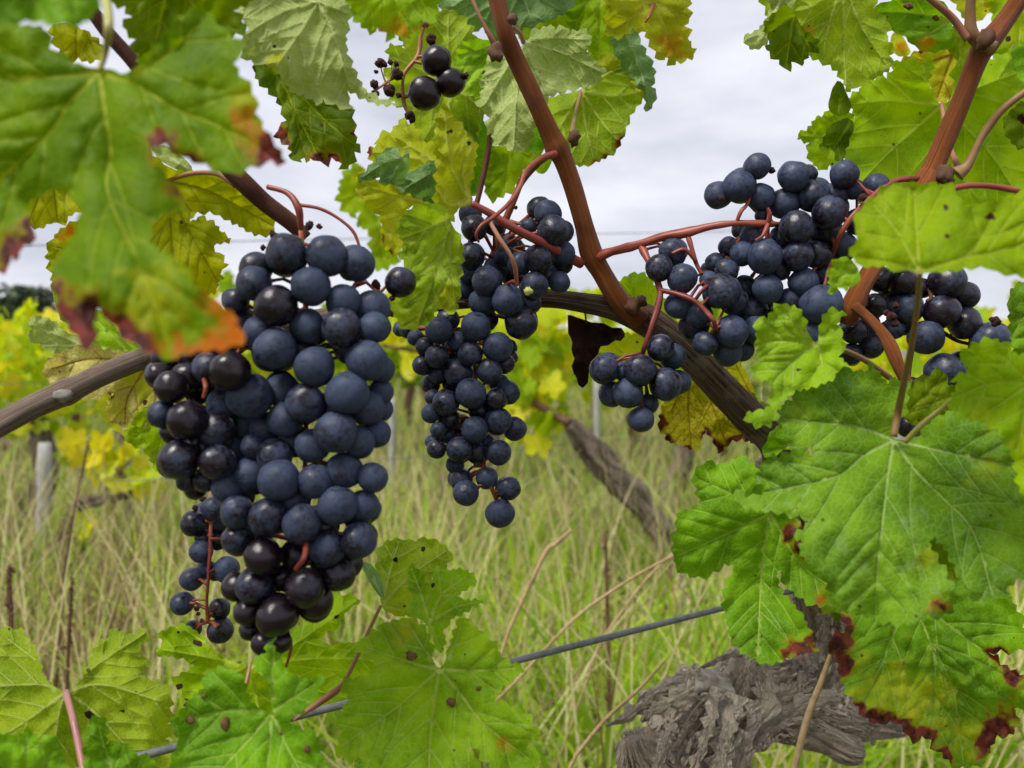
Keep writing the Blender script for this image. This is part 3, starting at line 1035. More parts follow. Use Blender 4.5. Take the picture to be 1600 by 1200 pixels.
# the vine with the leaning grey trunk behind the centre
t = [P(890, 662, 2.1), P(915, 690, 2.12), P(950, 735, 2.14), (P(1000, 785, 2.16)), P(1050, 860, 2.18), P(1070, 960, 2.2), P(1075, 1000, 2.2)]
tp = [(q.x, q.y, q.z, w) for q, w in zip(t, (.018, .032, .036, .031, .036, .048, .06))]
tp[-1] = (tp[-1][0], tp[-1][1], -.06, .09)
background_vine(Vector((tp[-1][0], tp[-1][1], 0)), 'yellowing vine with leaning grey trunk behind the centre bunch', tp,
                [(P(835, 540, 2.25), (.11, .2, .16), 70, .06), (P(830, 640, 2.2), (.10, .15, .12), 46, .055), (P(885, 500, 2.4), (.16, .2, .09), 40, .055), (P(960, 570, 2.5), (.10, .2, .10), 26, .05), (P(600, 515, 2.6), (.16, .25, .11), 50, .055), (P(700, 520, 2.6), (.2, .25, .10), 40, .055)], 5, (1, 2.2, 2),
                canes=[[(t[0].x, t[0].y, t[0].z, .014), tuple(P(800, 610, 2.2)) + (.008,), tuple(P(700, 560, 2.4)) + (.007,), tuple(P(600, 540, 2.6)) + (.006,)]])
# left: vine with the dark cane and a few yellow leaves beside the pale post
t = [P(215, 770, 2.3), P(160, 780, 2.3), P(130, 790, 2.3), P(112, 830, 2.32), P(105, 900, 2.35)]
tp = [(q.x, q.y, q.z, w) for q, w in zip(t, (.010, .014, .02, .028, .04))]
tp[-1] = (tp[-1][0], tp[-1][1], -.05, .05)
background_vine(Vector((tp[-1][0], tp[-1][1], 0)), 'small young vine with yellow leaves right of the pale left post', tp,
                [(P(175, 720, 2.3), (.10, .08, .06), 24, .055), (P(210, 755, 2.25), (.05, .05, .05), 7, .06), (P(132, 825, 2.2), (.012, .02, .012), 2, .055), (P(118, 712, 2.35), (.04, .05, .04), 8, .05)], 8, (.3, 3, .8))
# left group
for i, (x, d, top, w, n, mixv, lab) in enumerate([
    (60, 3.0, 468, .36, 120, (1.6, 1.4, 2), 'bushy yellow green vine above the left cane'),
    (-90, 2.7, 490, .34, 90, (1.6, 1, 2), 'bushy green vine cut by the left edge'),
    (190, 3.6, 480, .34, 80, (1.6, 1, 2), 'bushy vine behind the withered leaf'),
    (345, 3.8, 410, .14, 46, (2, .6, 2), 'tall thin vine shoot behind the top of the largest bunch'),
    (1470, 2.6, 470, .26, 110, (.7, 2.4, 2), 'yellow vine behind the dark right bunch'),
    (1600, 2.3, 455, .26, 90, (.8, 2.2, 2), 'yellow vine cut by the right edge'),
    (1330, 3.2, 520, .22, 60, (1, 1.6, 2), 'yellow green vine behind the fresh bright leaf'),
    (1060, 3.6, 515, .26, 60, (1.2, 1.4, 2), 'vine behind the small cluster of the branching bunch')]):
    zt = CAMH - (top - HY) / F * d
    b = g2(x, d)
    zb = .42
    tp = [(b.x, b.y, zb + .1, .03), (b.x + .03, b.y, .3, .04), (b.x - .03, b.y, .12, .05), (b.x, b.y, -.05, .06)]
    c = Vector((b.x, b.y, (zt + zb) / 2))
    background_vine(b, lab, tp, [(c, (w, .25, (zt - zb) / 2), n, .06)], 20 + i, mixv)

# far rows: vines too small to show single leaves
def far_foliage(k):
    r = random.Random(70 + k)
    v, f = [], []
    for i in range(240):
        while True:
            u = Vector((r.uniform(-1, 1), r.uniform(-1, 1), r.uniform(-1, 1)))
            if u.length < 1: break
        c = Vector((u.x * .62, u.y * .28, .78 + u.z * .36))
        s = r.uniform(.05, .09)
        m3 = Matrix.Rotation(r.uniform(0, 6.28), 3, 'Z') @ Matrix.Rotation(r.uniform(.4, 2.4), 3, 'X')
        b0 = len(v)
        ring = []
        for a in range(7):
            an = 6.283 * a / 7
            rr = s * (1.0 if a % 2 else .66)
            ring.append(c + m3 @ Vector((math.cos(an) * rr, math.sin(an) * rr, .3 * rr * math.cos(2 * an))))
        v += [c] + ring
        f += [(b0, b0 + 1 + a, b0 + 1 + (a + 1) % 7) for a in range(7)]
    me = mesh('foliage', v, f)
    me.materials.append(BM[(2, 0, 1)[k]])
    return me


FF = [far_foliage(k) for k in range(3)]
tv, tf_ = tube_arrays([Vector((0, 0, -.05)), Vector((.03, 0, .2)), Vector((-.02, 0, .4)), Vector((.02, 0, .6))], [.06, .05, .045, .03], 8)
FT = mesh('trunk', tv, tf_)
FT.materials.append(M_STRAWCANE)
ru = random.Random(3)
u = Vector((.84, .545, 0)).normalized()
nn = Vector((-.545, .84, 0))
FARV = []
for row in range(2, 15):
    p0 = Vector((0, .4, 0)) + nn * (1.9 * row)
    for k in range(-14, 30):
        q = p0 + u * (k * 1.15 + ru.uniform(-.15, .15))
        if q.y < 4.2 or q.y > 30: continue
        px = CX + q.x / q.y * F
        if px < -220 or px > 1820: continue
        if q.y > 11.5:
            FARV.append((q.copy(), ru.uniform(.85, 1.1), ru.choices((0, 1, 2), (2, 1.4, 1.6))[0])); continue
        root = empty('distant_vine', q, 'distant yellow green vine in the rows towards the horizon', 'grape vine', 'distant vines towards the horizon')
        s = ru.uniform(.85, 1.1)
        root.scale = (s, s, s)
        root.rotation_euler = (0, 0, math.atan2(u.y, u.x) + ru.choice((0, math.pi)))
        fo = bpy.data.objects.new('foliage', FF[ru.choices((0, 1, 2), (2, 1.4, 1.6))[0]]); COL.objects.link(fo); fo.parent = root
        tk = bpy.data.objects.new('trunk', FT); COL.objects.link(tk); tk.parent = root

mbs = MB()
src = [([v_.co.copy() for v_ in FF[k].vertices], [tuple(p_.vertices) for p_ in FF[k].polygons]) for k in range(3)]
for (q, s, k) in FARV:
    vv_, ff_ = src[k]
    rot = Matrix.Rotation(math.atan2(u.y, u.x), 3, 'Z')
    mbs.add(([q + rot @ (w_ * s) for w_ in vv_[:960]], [t_ for t_ in ff_ if max(t_) < 960]))
tag(mbs.build('distant_vine_rows', BM[2], None, Vector((0, 14, 0))), 'far rows of yellow green vines below the horizon', 'vines', kind='stuff')

# ---------------------------------------------------------------- trees on the horizon
def tree_crown(k):
    r = random.Random(90 + k)
    v, f = [], []
    blobs = [(Vector((r.uniform(-1.6, 1.6), r.uniform(-1.2, 1.2), 3.4 + r.uniform(-1.2, 2.2))), r.uniform(.7, 1.5)) for _ in range(11)]
    for c0, R in blobs:
        for i in range(260):
            d = Vector((r.gauss(0, 1), r.gauss(0, 1), r.gauss(0, 1))).normalized() * R * r.uniform(.55, 1.05)
            d.z *= .75
            c = c0 + d
            s = r.uniform(.10, .22)
            m3 = Matrix.Rotation(r.uniform(0, 6.28), 3, 'Z') @ Matrix.Rotation(r.uniform(0, 3), 3, 'X')
            b0 = len(v)
            v += [c + m3 @ Vector(q) * s for q in ((-1, -.5, 0), (1, -.4, .2), (.7, .6, 0), (-.6, .7, -.2))]
            f.append((b0, b0 + 1, b0 + 2, b0 + 3))
    return mesh('crown', v, f)


def tree_mat():
    m, nt, n, l, out = newmat('tree_foliage_hazed')
    g = G(nt)
    co = g.objco()
    col = g.mix(g.ramp(g.noise(co, .9, 4), .35, .65), (.065, .095, .05), (.14, .175, .095))  # greens lightened: distance haze is put into the foliage colour
    l.new(g.princ(col, .8, .15), out.inputs['Surface'])
    return m


TM = tree_mat()
TC = [tree_crown(k) for k in range(3)]
for c in TC: c.materials.append(TM)
tv, tf_ = tube_arrays([Vector((0, 0, -.2)), Vector((.05, 0, 1.2)), Vector((0, .05, 2.6)), Vector((.1, 0, 4.2))], [.22, .18, .15, .06], 10)
TT = mesh('trunk', tv, tf_)
TT.materials.append(M_STRAWCANE)
for i, (x, d, s, lab) in enumerate([(12, 42, .84, 'dark rounded tree at the left edge of the horizon'), (42, 44, .66, 'lower dark tree beside the rounded tree on the horizon'), (-70, 43, .95, 'tall dark tree just past the left edge'), (-160, 45, .9, 'dark tree farther past the left edge'),
                                 (75, 48, .48, 'lowest dark tree on the left horizon'), (110, 52, .45, 'small far tree right of the dark left trees'), (160, 56, .45, 'small far tree behind the near leaf lobe'), (1700, 55, .5, 'small far tree past the right edge')]):
    root = empty('tree', g2(x, d), lab, 'tree', 'trees on the horizon')
    root.scale = (s, s, s)
    root.rotation_euler = (0, 0, i * 1.3)
    a = bpy.data.objects.new('crown', TC[i % 3]); COL.objects.link(a); a.parent = root
    b = bpy.data.objects.new('trunk', TT); COL.objects.link(b); b.parent = root
# ---------------------------------------------------------------- the foreground vine
VINE = empty('grape_vine', P(1060, 1330, 0.55) * 1.0, 'foreground grape vine with gnarled grey trunk, arching cane and large lobed leaves', 'grape vine')
VINE.location.z = 0.0


def limb(name, path, mat, per=10, sides=16, bumpy=0.05, ridged=0.0, seed=0.0, parent=None, freq=60, label=None, thin=1.0):
    a = catmull(path, per)
    pts = [P(q[0], q[1], q[3]) for q in a]
    rad = [max(q[2], 0.6) * 0.5 * q[3] / F * thin for q in a]
    def dp(i, k, ang, s):
        c, sn = math.cos(ang), math.sin(ang)
        x = 1 + bumpy * noise.noise(Vector((c * 1.2 + seed, sn * 1.2, s * freq)))
        if ridged:
            e = abs(noise.noise(Vector((c * 4.5 + seed * 2, sn * 4.5, s * freq * 0.16 + 0.6 * noise.noise(Vector((s * 40, c, seed)))))))
            e2 = abs(noise.noise(Vector((c * 11 + seed, sn * 11, s * freq * 0.35))))
            e3 = abs(noise.noise(Vector((c * 19 + seed, sn * 19, s * freq * 1.1 + 2 * e))))
            x += ridged * (0.9 - 2.6 * e) + ridged * 0.6 * (0.5 - 1.8 * e2) + ridged * 0.3 * (0.4 - 1.6 * e3)
            x += ridged * 0.5 * noise.noise(Vector((c * 2.6, sn * 2.6 + seed, s * freq * 1.3)))
        return x
    v, f = tube_arrays(pts, rad, sides, dp)
    p = parent if parent is not None else VINE
    o0 = pts[0]
    lens = [0.0]
    for i in range(1, len(pts)): lens.append(lens[-1] + (pts[i] - pts[i - 1]).length)
    me = mesh(name, [q - o0 for q in v], f)
    set_along(me, len(pts), sides, lens)
    o = link(name, me, mat, p)
    base = p.location if p.parent is None else p.location + p.parent.location
    o.location = o0 - base
    if label: o['label'] = label
    return o


# trunk: rises at the bottom, bends right, then its arm climbs behind the leaves
trunk = limb('trunk', [(1030, 1420, 185, .52), (1052, 1300, 172, .52), (1072, 1215, 156, .52), (1095, 1155, 136, .52), (1132, 1112, 112, .53), (1182, 1094, 104, .545),
                       (1235, 1080, 118, .56), (1272, 1050, 112, .57), (1284, 1000, 100, .57), (1286, 950, 90, .56), (1275, 880, 76, .54), (1250, 800, 66, .51), (1215, 722, 58, .475)],
             M_BARK, per=34, sides=150, bumpy=0.26, ridged=0.2, seed=3.1, freq=34, label='gnarled grey trunk with peeling bark')


def sub_limb(name, path, mat, **kw):
    return limb(name, path, mat, parent=trunk, **kw)


sub_limb('spur_stub', [(1215, 1095, 100, .56), (1270, 1108, 84, .55), (1320, 1122, 60, .545), (1365, 1128, 42, .54), (1405, 1138, 26, .54), (1416, 1140, 14, .54)],
         M_BARK, per=18, sides=64, bumpy=0.3, ridged=0.2, seed=8.2, freq=40)
sub_limb('spur_stub', [(1240, 1120, 70, .55), (1290, 1150, 54, .54), (1325, 1168, 42, .535), (1345, 1172, 30, .535)],
         M_BARK, per=16, sides=48, bumpy=0.3, ridged=0.18, seed=5.5, freq=40)
sub_limb('spur_stub', [(1120, 1080, 60, .50), (1100, 1072, 46, .485), (1085, 1068, 40, .475), (1074, 1066, 34, .47)],
         M_CUT, per=14, sides=36, bumpy=0.2, ridged=0.1, seed=2.2, freq=40, label='pale sawn stub')
sub_limb('spur_stub', [(1150, 1075, 80, .52), (1165, 1045, 60, .51), (1172, 1025, 48, .505), (1176, 1018, 40, .505)],
         M_STRIP, per=14, sides=44, bumpy=0.3, ridged=0.15, seed=6.2, freq=40)
sub_limb('spur_stub', [(1020, 1200, 90, .50), (1000, 1175, 70, .49), (992, 1160, 46, .485), (990, 1152, 26, .485)],
         M_BARK, per=14, sides=48, bumpy=0.35, ridged=0.2, seed=12.2, freq=50)

# shaggy bark strips peeling off the trunk (each its own curved flap)
def bark_strip(path, w0, w1, d, thick=1.6, curl=0.0, seed=0, jag=0.55):
    """path of photo pixels, ribbon of width w0..w1 px standing off the trunk"""
    a = catmull(path, 14)
    n = len(a)
    v, f = [], []
    cols = 9
    for i in range(n):
        t = i / (n - 1)
        q = a[i]
        tg = a[min(i + 1, n - 1)][:2] - a[max(i - 1, 0)][:2]
        tg = tg / (np.linalg.norm(tg) + 1e-9)
        nn = np.array([-tg[1], tg[0]])
        w = w0 * (1 - t) + w1 * t
        w *= 1 + jag * noise.noise(Vector((t * 5, seed, 0)))
        for s in (0, 1):
            for c in range(cols):
                u = (c / (cols - 1) - 0.5)
                e = jag * 0.9 * noise.noise(Vector((t * 11 + u * 3, seed * 5 + (7 if u > 0 else 0), 3))) * w * abs(u) * 2
                off = nn * (u * w) + nn * e
                dep = (q[2] if len(q) > 2 else d) + (u * u * 4 * curl * w * 0.5 + s * thick + 5.0 * abs(noise.noise(Vector((t * 2.6, u * 5 + seed * 3, 1)))) + 3.0 * noise.noise(Vector((t * 7, u * 9 + seed, 4)))) * d / F
                v.append(P(q[0] + off[0], q[1] + off[1], dep))
    W = cols * 2
    for i in range(n - 1):
        for c in range(cols - 1):
            b = i * W + c
            f.append((b, b + 1, b + W + 1, b + W))
            b += cols
            f.append((b, b + W, b + W + 1, b + 1))
        b = i * W
        f.append((b, b + W, b + W + cols, b + cols))
        b = i * W + cols - 1
        f.append((b, b + cols, b + W + cols, b + W))
    b = (n - 1) * W
    f.append(tuple(range(cols - 1, -1, -1)) + tuple(range(cols, 2 * cols)))
    f.append(tuple(b + c for c in range(cols)) + tuple(b + c for c in range(2 * cols - 1, cols - 1, -1)))
    o0 = v[0].copy()
    me = mesh('bark_strip', [q - o0 for q in v], f, False)
    at = me.attributes.new('along', 'FLOAT_VECTOR', 'POINT')
    dd = []
    for i in range(n):
        for s in (0, 1):
            for c in range(cols): dd += [c * 0.03, seed * 0.1 + s * 0.02, i * 0.004]
    at.data.foreach_set('vector', dd)
    o = link('bark_strip', me, M_STRIP, trunk)
    o.location = o0 - (trunk.location + VINE.location)
    return o


for i, (pth, w0, w1, cu) in enumerate([
    ([(1098, 1062, .468), (1040, 1075, .46), (1005, 1100, .46), (975, 1122, .46), (948, 1134, .455)], 46, 5, 0.5),
    ([(1085, 1075, .458), (1050, 1095, .455), (1020, 1112, .455), (1002, 1128, .455)], 42, 8, 0.4),
    ([(1110, 1085, .462), (1085, 1110, .462), (1074, 1130, .462), (1068, 1145, .46)], 20, 5, 0.3),
    ([(1125, 1075, .468), (1112, 1120, .455), (1098, 1160, .45), (1082, 1205, .45)], 26, 16, 0.3),
    ([(1150, 1085, .475), (1135, 1130, .462), (1128, 1170, .458), (1120, 1215, .455)], 46, 30, 0.3),
    ([(1185, 1040, .49), (1195, 1070, .49), (1190, 1110, .485), (1165, 1150, .475), (1150, 1200, .47)], 44, 18, 0.4),
    ([(1245, 1075, .50), (1215, 1090, .495), (1190, 1120, .49), (1170, 1150, .485)], 30, 8, 0.3),
    ([(1260, 1090, .50), (1230, 1118, .495), (1195, 1140, .49), (1170, 1172, .485)], 22, 12, 0.3),
    ([(1310, 1085, .505), (1280, 1095, .50), (1245, 1112, .495), (1215, 1125, .495)], 26, 6, 0.4),
    ([(1330, 1110, .505), (1345, 1130, .50), (1360, 1150, .495), (1366, 1165, .495)], 20, 8, 0.3),
    ([(1335, 1125, .50), (1370, 1128, .495), (1395, 1130, .495), (1412, 1140, .495)], 26, 14, 0.4),
    ([(1180, 1022, .50), (1150, 1022, .495), (1125, 1030, .49), (1095, 1045, .485)], 16, 6, 0.3),
    ([(1055, 1130, .455), (1040, 1160, .45), (1030, 1190, .45), (1020, 1220, .45)], 18, 24, 0.4),
    ([(1290, 960, .51), (1282, 1000, .515), (1268, 1040, .515), (1250, 1070, .51)], 22, 14, 0.4),
    ([(1160, 1140, .47), (1140, 1175, .46), (1125, 1200, .46), (1100, 1240, .46)], 16, 20, 0.3)]):
    bark_strip(pth, w0, w1, 0.46, curl=cu, seed=i * 1.7)

TRP = catmull([(1030, 1420, 185, .52), (1052, 1300, 172, .52), (1072, 1215, 156, .52), (1095, 1155, 136, .52), (1132, 1112, 112, .53), (1182, 1094, 104, .545), (1235, 1080, 118, .56), (1272, 1050, 112, .57), (1284, 1000, 100, .57), (1286, 950, 90, .56)], 10)
rb = random.Random(21)
for k in range(46):
    i0 = rb.randrange(14, 84)
    L = rb.randrange(5, 13)
    uu = rb.uniform(-.92, .92)
    up = rb.choice((1, -1))
    pth = []
    for j in range(4):
        i = max(0, min(len(TRP) - 1, i0 + int(up * L * j / 3)))
        x, y, dia, dd = TRP[i]
        tg = TRP[min(i + 1, len(TRP) - 1)][:2] - TRP[max(i - 1, 0)][:2]
        tg = tg / np.linalg.norm(tg)
        un = max(-1.0, min(1.0, uu + .06 * j * rb.uniform(-1, 1)))
        lift = (2 + 3.2 * j * j * .5) * rb.uniform(.6, 1.3)
        rad = dia * .5 * 1.04
        pth.append((x - tg[1] * un * rad, y + tg[0] * un * rad, dd - (math.sqrt(max(0.0, 1 - un * un)) * rad + lift) * dd / F))
    bark_strip(pth, rb.uniform(7, 20), rb.uniform(2, 7), .5, thick=1.4, curl=rb.uniform(-.2, .5), seed=30 + k * 1.3, jag=.6)

limb('cordon', [(1225, 740, 54, .48), (1208, 690, 48, .46), (1160, 640, 47, .44), (1100, 578, 46, .43), (1045, 525, 44, .425), (1000, 495, 44, .422), (960, 482, 36, .42),
                (905, 472, 29, .425), (850, 466, 27, .43), (720, 468, 27, .43), (610, 480, 29, .415)],
     M_CORDON, per=22, sides=56, bumpy=0.10, ridged=0.10, seed=1.4, freq=40, label='rough dark arching cane')
limb('cane', [(620, 479, 32, .417), (500, 497, 35, .40), (350, 522, 37, .375), (235, 556, 39, .35), (170, 581, 41, .335), (125, 602, 43, .325), (104, 612, 50, .322),
              (85, 620, 46, .319), (40, 641, 44, .312), (-10, 668, 47, .30), (-70, 700, 50, .292)],
     M_OLDCANE, per=16, sides=28, thin=.84, bumpy=0.08, seed=2.7, freq=45, label='smooth grey brown cane running left')
kn = link('bud_scar', noise_ball(1, M_CUT), M_CUT, VINE, P(98, 618, 0.3145) - VINE.location)
kn.scale = (0.0036, 0.0024, 0.0026)
# shoots
limb('shoot', [(1000, 500, 46, .418), (968, 470, 44, .412), (940, 425, 41, .408), (924, 396, 47, .405), (913, 355, 39, .40), (897, 298, 38, .395), (880, 250, 41, .39),
               (871, 232, 50, .388), (862, 212, 42, .386), (840, 165, 38, .38), (812, 105, 37, .375), (797, 72, 40, .37), (788, 45, 37, .365), (770, -30, 36, .36), (748, -120, 34, .355), (740, -260, 30, .36), (750, -400, 24, .38), (770, -520, 16, .40)],
     M_CANE, per=14, sides=24, thin=.76, bumpy=0.09, seed=4.4, freq=40, label='central red brown shoot')
limb('shoot', [(478, 372, 26, .335), (455, 348, 32, .332), (415, 318, 34, .328), (380, 285, 38, .322), (330, 235, 32, .318), (260, 160, 28, .312), (205, 92, 26, .305), (160, 40, 26, .30), (110, -40, 25, .295), (60, -160, 22, .30), (40, -290, 18, .32), (60, -400, 12, .34)],
     M_CANE_DARK, per=12, sides=20, thin=.82, bumpy=0.1, seed=5.1, freq=50, label='dark shoot above the largest bunch')
limb('shoot', [(1322, 505, 34, .375), (1332, 480, 48, .372), (1345, 450, 42, .37), (1368, 412, 38, .37), (1405, 350, 38, .375), (1446, 285, 56, .378), (1458, 262, 46, .378), (1478, 215, 42, .375),
               (1505, 150, 40, .37), (1528, 92, 44, .365), (1542, 68, 50, .362), (1575, 25, 40, .36), (1620, -45, 40, .355), (1690, -160, 34, .36), (1740, -300, 28, .38), (1770, -430, 18, .40)],
     M_CANE, per=14, sides=24, thin=.72, bumpy=0.09, seed=7.7, freq=40, label='right red brown shoot')
limb('shoot', [(1335, 478, 20, .365), (1358, 497, 18, .36), (1380, 522, 22, .355), (1393, 545, 28, .352), (1404, 572, 24, .35), (1418, 600, 22, .35)],
     M_CANE, per=10, sides=16, thin=.8, bumpy=0.12, seed=9.1, freq=50)
limb('lateral_shoot', [(1495, 272, 26, .372), (1512, 258, 15, .37), (1530, 222, 11, .368), (1545, 198, 13, .366), (1570, 168, 11, .362), (1620, 130, 11, .358)],
     M_BROWNPET, per=8, sides=12, bumpy=0.05, seed=9.4)
limb('lateral_shoot', [(1548, 75, 26, .36), (1520, 56, 20, .357), (1516, 20, 15, .355), (1520, -40, 14, .35)], M_BROWNPET, per=8, sides=12, bumpy=0.05, seed=9.7)
limb('lateral_shoot', [(1512, 62, 12, .356), (1488, 28, 11, .355), (1455, 0, 10, .352), (1420, -30, 10, .35)], M_PINK, per=8, sides=10, bumpy=0.03, seed=9.9)
# buds at the nodes
for (bx, by, br, bd) in ((897, 215, 13, .375), (775, 82, 17, .362), (1538, 62, 17, .352), (1478, 272, 18, .37), (800, 30, 11, .352), (988, 478, 16, .408), (1003, 470, 10, .408)):
    b = link('bud', noise_ball(bx, M_DOCK), M_DOCK, VINE, P(bx, by, bd) - VINE.location)
    b.scale = Vector((br, br * 0.9, br * 1.25)) * (bd / F * 0.75)
    b.rotation_euler = (0, 0.5, bx)
# tendrils and lone stalks
def stalk(name, path, mat, per=8, sides=10, label=None):
    v, f = px_tube(path, per, sides, knots=0.16, seed=path[0][0], thin=.64)
    o0 = P(path[0][0], path[0][1], path[0][3])
    o = link(name, mesh(name, [q - o0 for q in v], f), mat, VINE, o0 - VINE.location)
    if label: o['label'] = label
    return o


stalk('tendril', [(868, 240, 20, .383), (845, 248, 15, .378), (822, 268, 13, .372), (812, 292, 11, .366), (795, 318, 10, .36), (770, 340, 10, .355), (752, 352, 8, .352), (744, 366, 7, .352), (748, 378, 6, .356)], M_PEDUNC)
stalk('tendril', [(764, 344, 11, .355), (780, 372, 11, .352), (797, 398, 11, .352), (805, 420, 11, .355), (808, 446, 9, .362)], M_PINK)
stalk('tendril', [(466, 320, 9, .325), (500, 326, 8, .325), (530, 342, 8, .325), (552, 362, 8, .325), (563, 388, 7, .325)], M_REDPET, label='red arc above the largest bunch')
stalk('tendril', [(418, 292, 13, .322), (450, 302, 14, .32), (466, 325, 17, .318), (470, 352, 14, .32), (474, 372, 12, .325)], M_PEDUNC)
stalk('tendril', [(735, -10, 9, .36), (748, 22, 9, .36), (765, 55, 13, .362), (775, 74, 16, .365)], M_PINK)
stalk('tendril', [(450, 985, 7, .30), (455, 1010, 8, .302), (450, 1032, 7, .305), (442, 1055, 7, .31)], M_STEM)
stalk('petiole_stub', [(595, 946, 8, .345), (577, 985, 9, .343), (560, 1022, 10, .34), (540, 1062, 11, .338), (527, 1078, 15, .336), (500, 1097, 15, .334), (475, 1114, 11, .332), (458, 1126, 3, .331)], M_PINK, label='pink leaf stalk with cut tip over the wire')
stalk('petiole_stub', [(1590, 298, 15, .30), (1550, 291, 14, .30), (1515, 290, 14, .30), (1492, 294, 15, .30)], M_REDPET, label='thick dark red leaf stalk at right edge')
stalk('petiole_stub', [(392, 1035, 6, .33), (388, 1052, 9, .325), (384, 1072, 9, .322)], M_PINK)
stalk('petiole_stub', [(766, 205, 13, .43), (762, 240, 14, .43), (752, 290, 13, .43), (742, 330, 14, .43), (735, 380, 14, .43)], M_CANE_DARK)

# ---------------------------------------------------------------- leaves of the foreground vine (outline in photo pixels, real depth and tilt)
# L1 the big near leaf at the upper left
leaf([(68, 45), (78, 75), (104, 94), (138, 105), (156, 106), (172, 108), (205, 117), (222, 92), (245, 70), (272, 36), (308, 14), (335, 34), (360, 55), (384, 75), (366, 95), (376, 120), (395, 145), (402, 185), (425, 220), (447, 258),
      (420, 250), (395, 258), (365, 272), (340, 262), (318, 255), (300, 250), (280, 240), (262, 226), (245, 226), (236, 242), (242, 265), (262, 280), (290, 318), (265, 330), (240, 346), (232, 366), (240, 388),
      (270, 405), (290, 425), (305, 450), (330, 464), (350, 482), (372, 498), (352, 510), (384, 522), (366, 540), (330, 546), (300, 550), (270, 558), (240, 550), (215, 540), (190, 520), (172, 500), (156, 482), (147, 492),
      (146, 530), (143, 546), (120, 525), (100, 495), (90, 460), (85, 430), (92, 405), (106, 385), (120, 365), (128, 342), (127, 324), (115, 305), (95, 296), (70, 298), (50, 310), (43, 330), (47, 355), (48, 384),
      (35, 380), (27, 405), (15, 400), (0, 420), (-60, 400), (-120, 330), (-150, 200), (-100, 80), (-40, 30), (0, 40), (30, 40)],
     (155, 112), [[(90, 120), (-100, 128)], [(105, 165), (70, 215), (-60, 335)], [(163, 170), (173, 240), (168, 300), (215, 410), (262, 535)], [(180, 122), (208, 130), (275, 170), (360, 205), (440, 254)], [(240, 100), (310, 40)]],
     .200, 'near', ax=-0.10, ay=-0.34, cup=-0.006, ruffle=0.9, teeth=(26, 5), vgap=60, vw=4,
     red=[(438, 250, 34), (385, 222, 16, .8), (252, 218, 22, .9), (278, 205, 14, .7), (262, 300, 14, .6), (200, 520, 30), (225, 535, 22), (125, 500, 34), (138, 530, 25), (165, 430, 15, .8), (192, 456, 12, .7), (40, 368, 18), (18, 395, 30), (94, 450, 12, .8), (300, 248, 14, .7)],
     org=[(345, 470, 30), (372, 516, 30), (335, 540, 24), (290, 550, 26), (235, 545, 22), (325, 440, 22, .7), (400, 215, 30, .7), (380, 180, 25, .6)],
     yel=[(240, 470, 60, .6), (390, 150, 30, .5)],
     petiole=[(155, 112, 9, .2), (165, 80, 10, .2), (170, 40, 14, .195), (165, -10, 14, .21), (160, -60, 14, .22)], label='big near leaf, olive green with orange and dark red margins')
leaf([(-60, -90), (170, -80), (158, -10), (150, 15), (132, 34), (108, 38), (70, 34), (40, 32), (0, 38), (-60, 44)], (60, -60), [[(50, 30)], [(140, 10)], [(-40, 30)]], .165, 'top', ax=0.1, ay=0.2, teeth=(24, 5), vgap=50, label='blurred leaf across the upper left corner')
leaf([(80, 42), (110, 38), (140, 54), (162, 76), (154, 90), (140, 97), (124, 91), (104, 93), (92, 76)], (120, 20), [[(118, 90)], [(150, 85)]], .32, 'olive', teeth=(14, 4))
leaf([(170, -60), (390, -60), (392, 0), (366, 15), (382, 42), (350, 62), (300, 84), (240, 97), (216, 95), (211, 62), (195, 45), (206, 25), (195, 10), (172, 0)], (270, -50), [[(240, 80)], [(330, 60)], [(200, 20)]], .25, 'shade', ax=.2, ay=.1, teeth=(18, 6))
leaf([(372, -40), (540, -45), (545, 20), (540, 60), (545, 95), (555, 112), (562, 130), (577, 146), (600, 158), (622, 163), (590, 162), (565, 152), (546, 141), (543, 152), (548, 172), (530, 166), (515, 159), (505, 155), (498, 160), (480, 150),
      (460, 145), (450, 134), (430, 107), (418, 101), (395, 96), (380, 85), (378, 62), (390, 40), (372, 20)], (497, 3), [[(470, 50), (432, 104)], [(440, 20), (382, 56)], [(440, -8), (375, -6)], [(520, 50), (546, 135)], [(540, 20)]],
     .31, 'pale', ax=.25, ay=-.15, side='under', teeth=(15, 4), vgap=24, brn=[(430, 74, 5), (546, 165, 5, .8)], yel=[(425, 98, 14, .8)], label='pale underside leaf with a thin hooked tip')
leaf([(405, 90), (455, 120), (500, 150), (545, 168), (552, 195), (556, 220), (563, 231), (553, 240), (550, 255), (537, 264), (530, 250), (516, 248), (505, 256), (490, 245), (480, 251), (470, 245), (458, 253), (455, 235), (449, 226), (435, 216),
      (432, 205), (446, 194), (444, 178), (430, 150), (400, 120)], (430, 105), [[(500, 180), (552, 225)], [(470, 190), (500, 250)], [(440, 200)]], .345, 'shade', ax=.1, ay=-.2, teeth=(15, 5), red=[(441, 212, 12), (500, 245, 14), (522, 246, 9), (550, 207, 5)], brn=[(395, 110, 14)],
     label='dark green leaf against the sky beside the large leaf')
leaf([(535, -60), (695, -70), (686, 0), (680, 25), (672, 40), (662, 38), (655, 50), (640, 60), (620, 50), (610, 60), (595, 42), (580, 50), (565, 38), (553, 28), (546, 5)], (620, -60), [[(620, 40)], [(670, 20)], [(560, 20)]], .28, 'bright', ax=-.1, ay=.25, teeth=(15, 5),
     org=[(632, 46, 15, .8), (590, 40, 12, .6), (608, 50, 10, .6)], red=[(662, 40, 7)], label='green leaf with orange tips hanging above the tiny bunch')
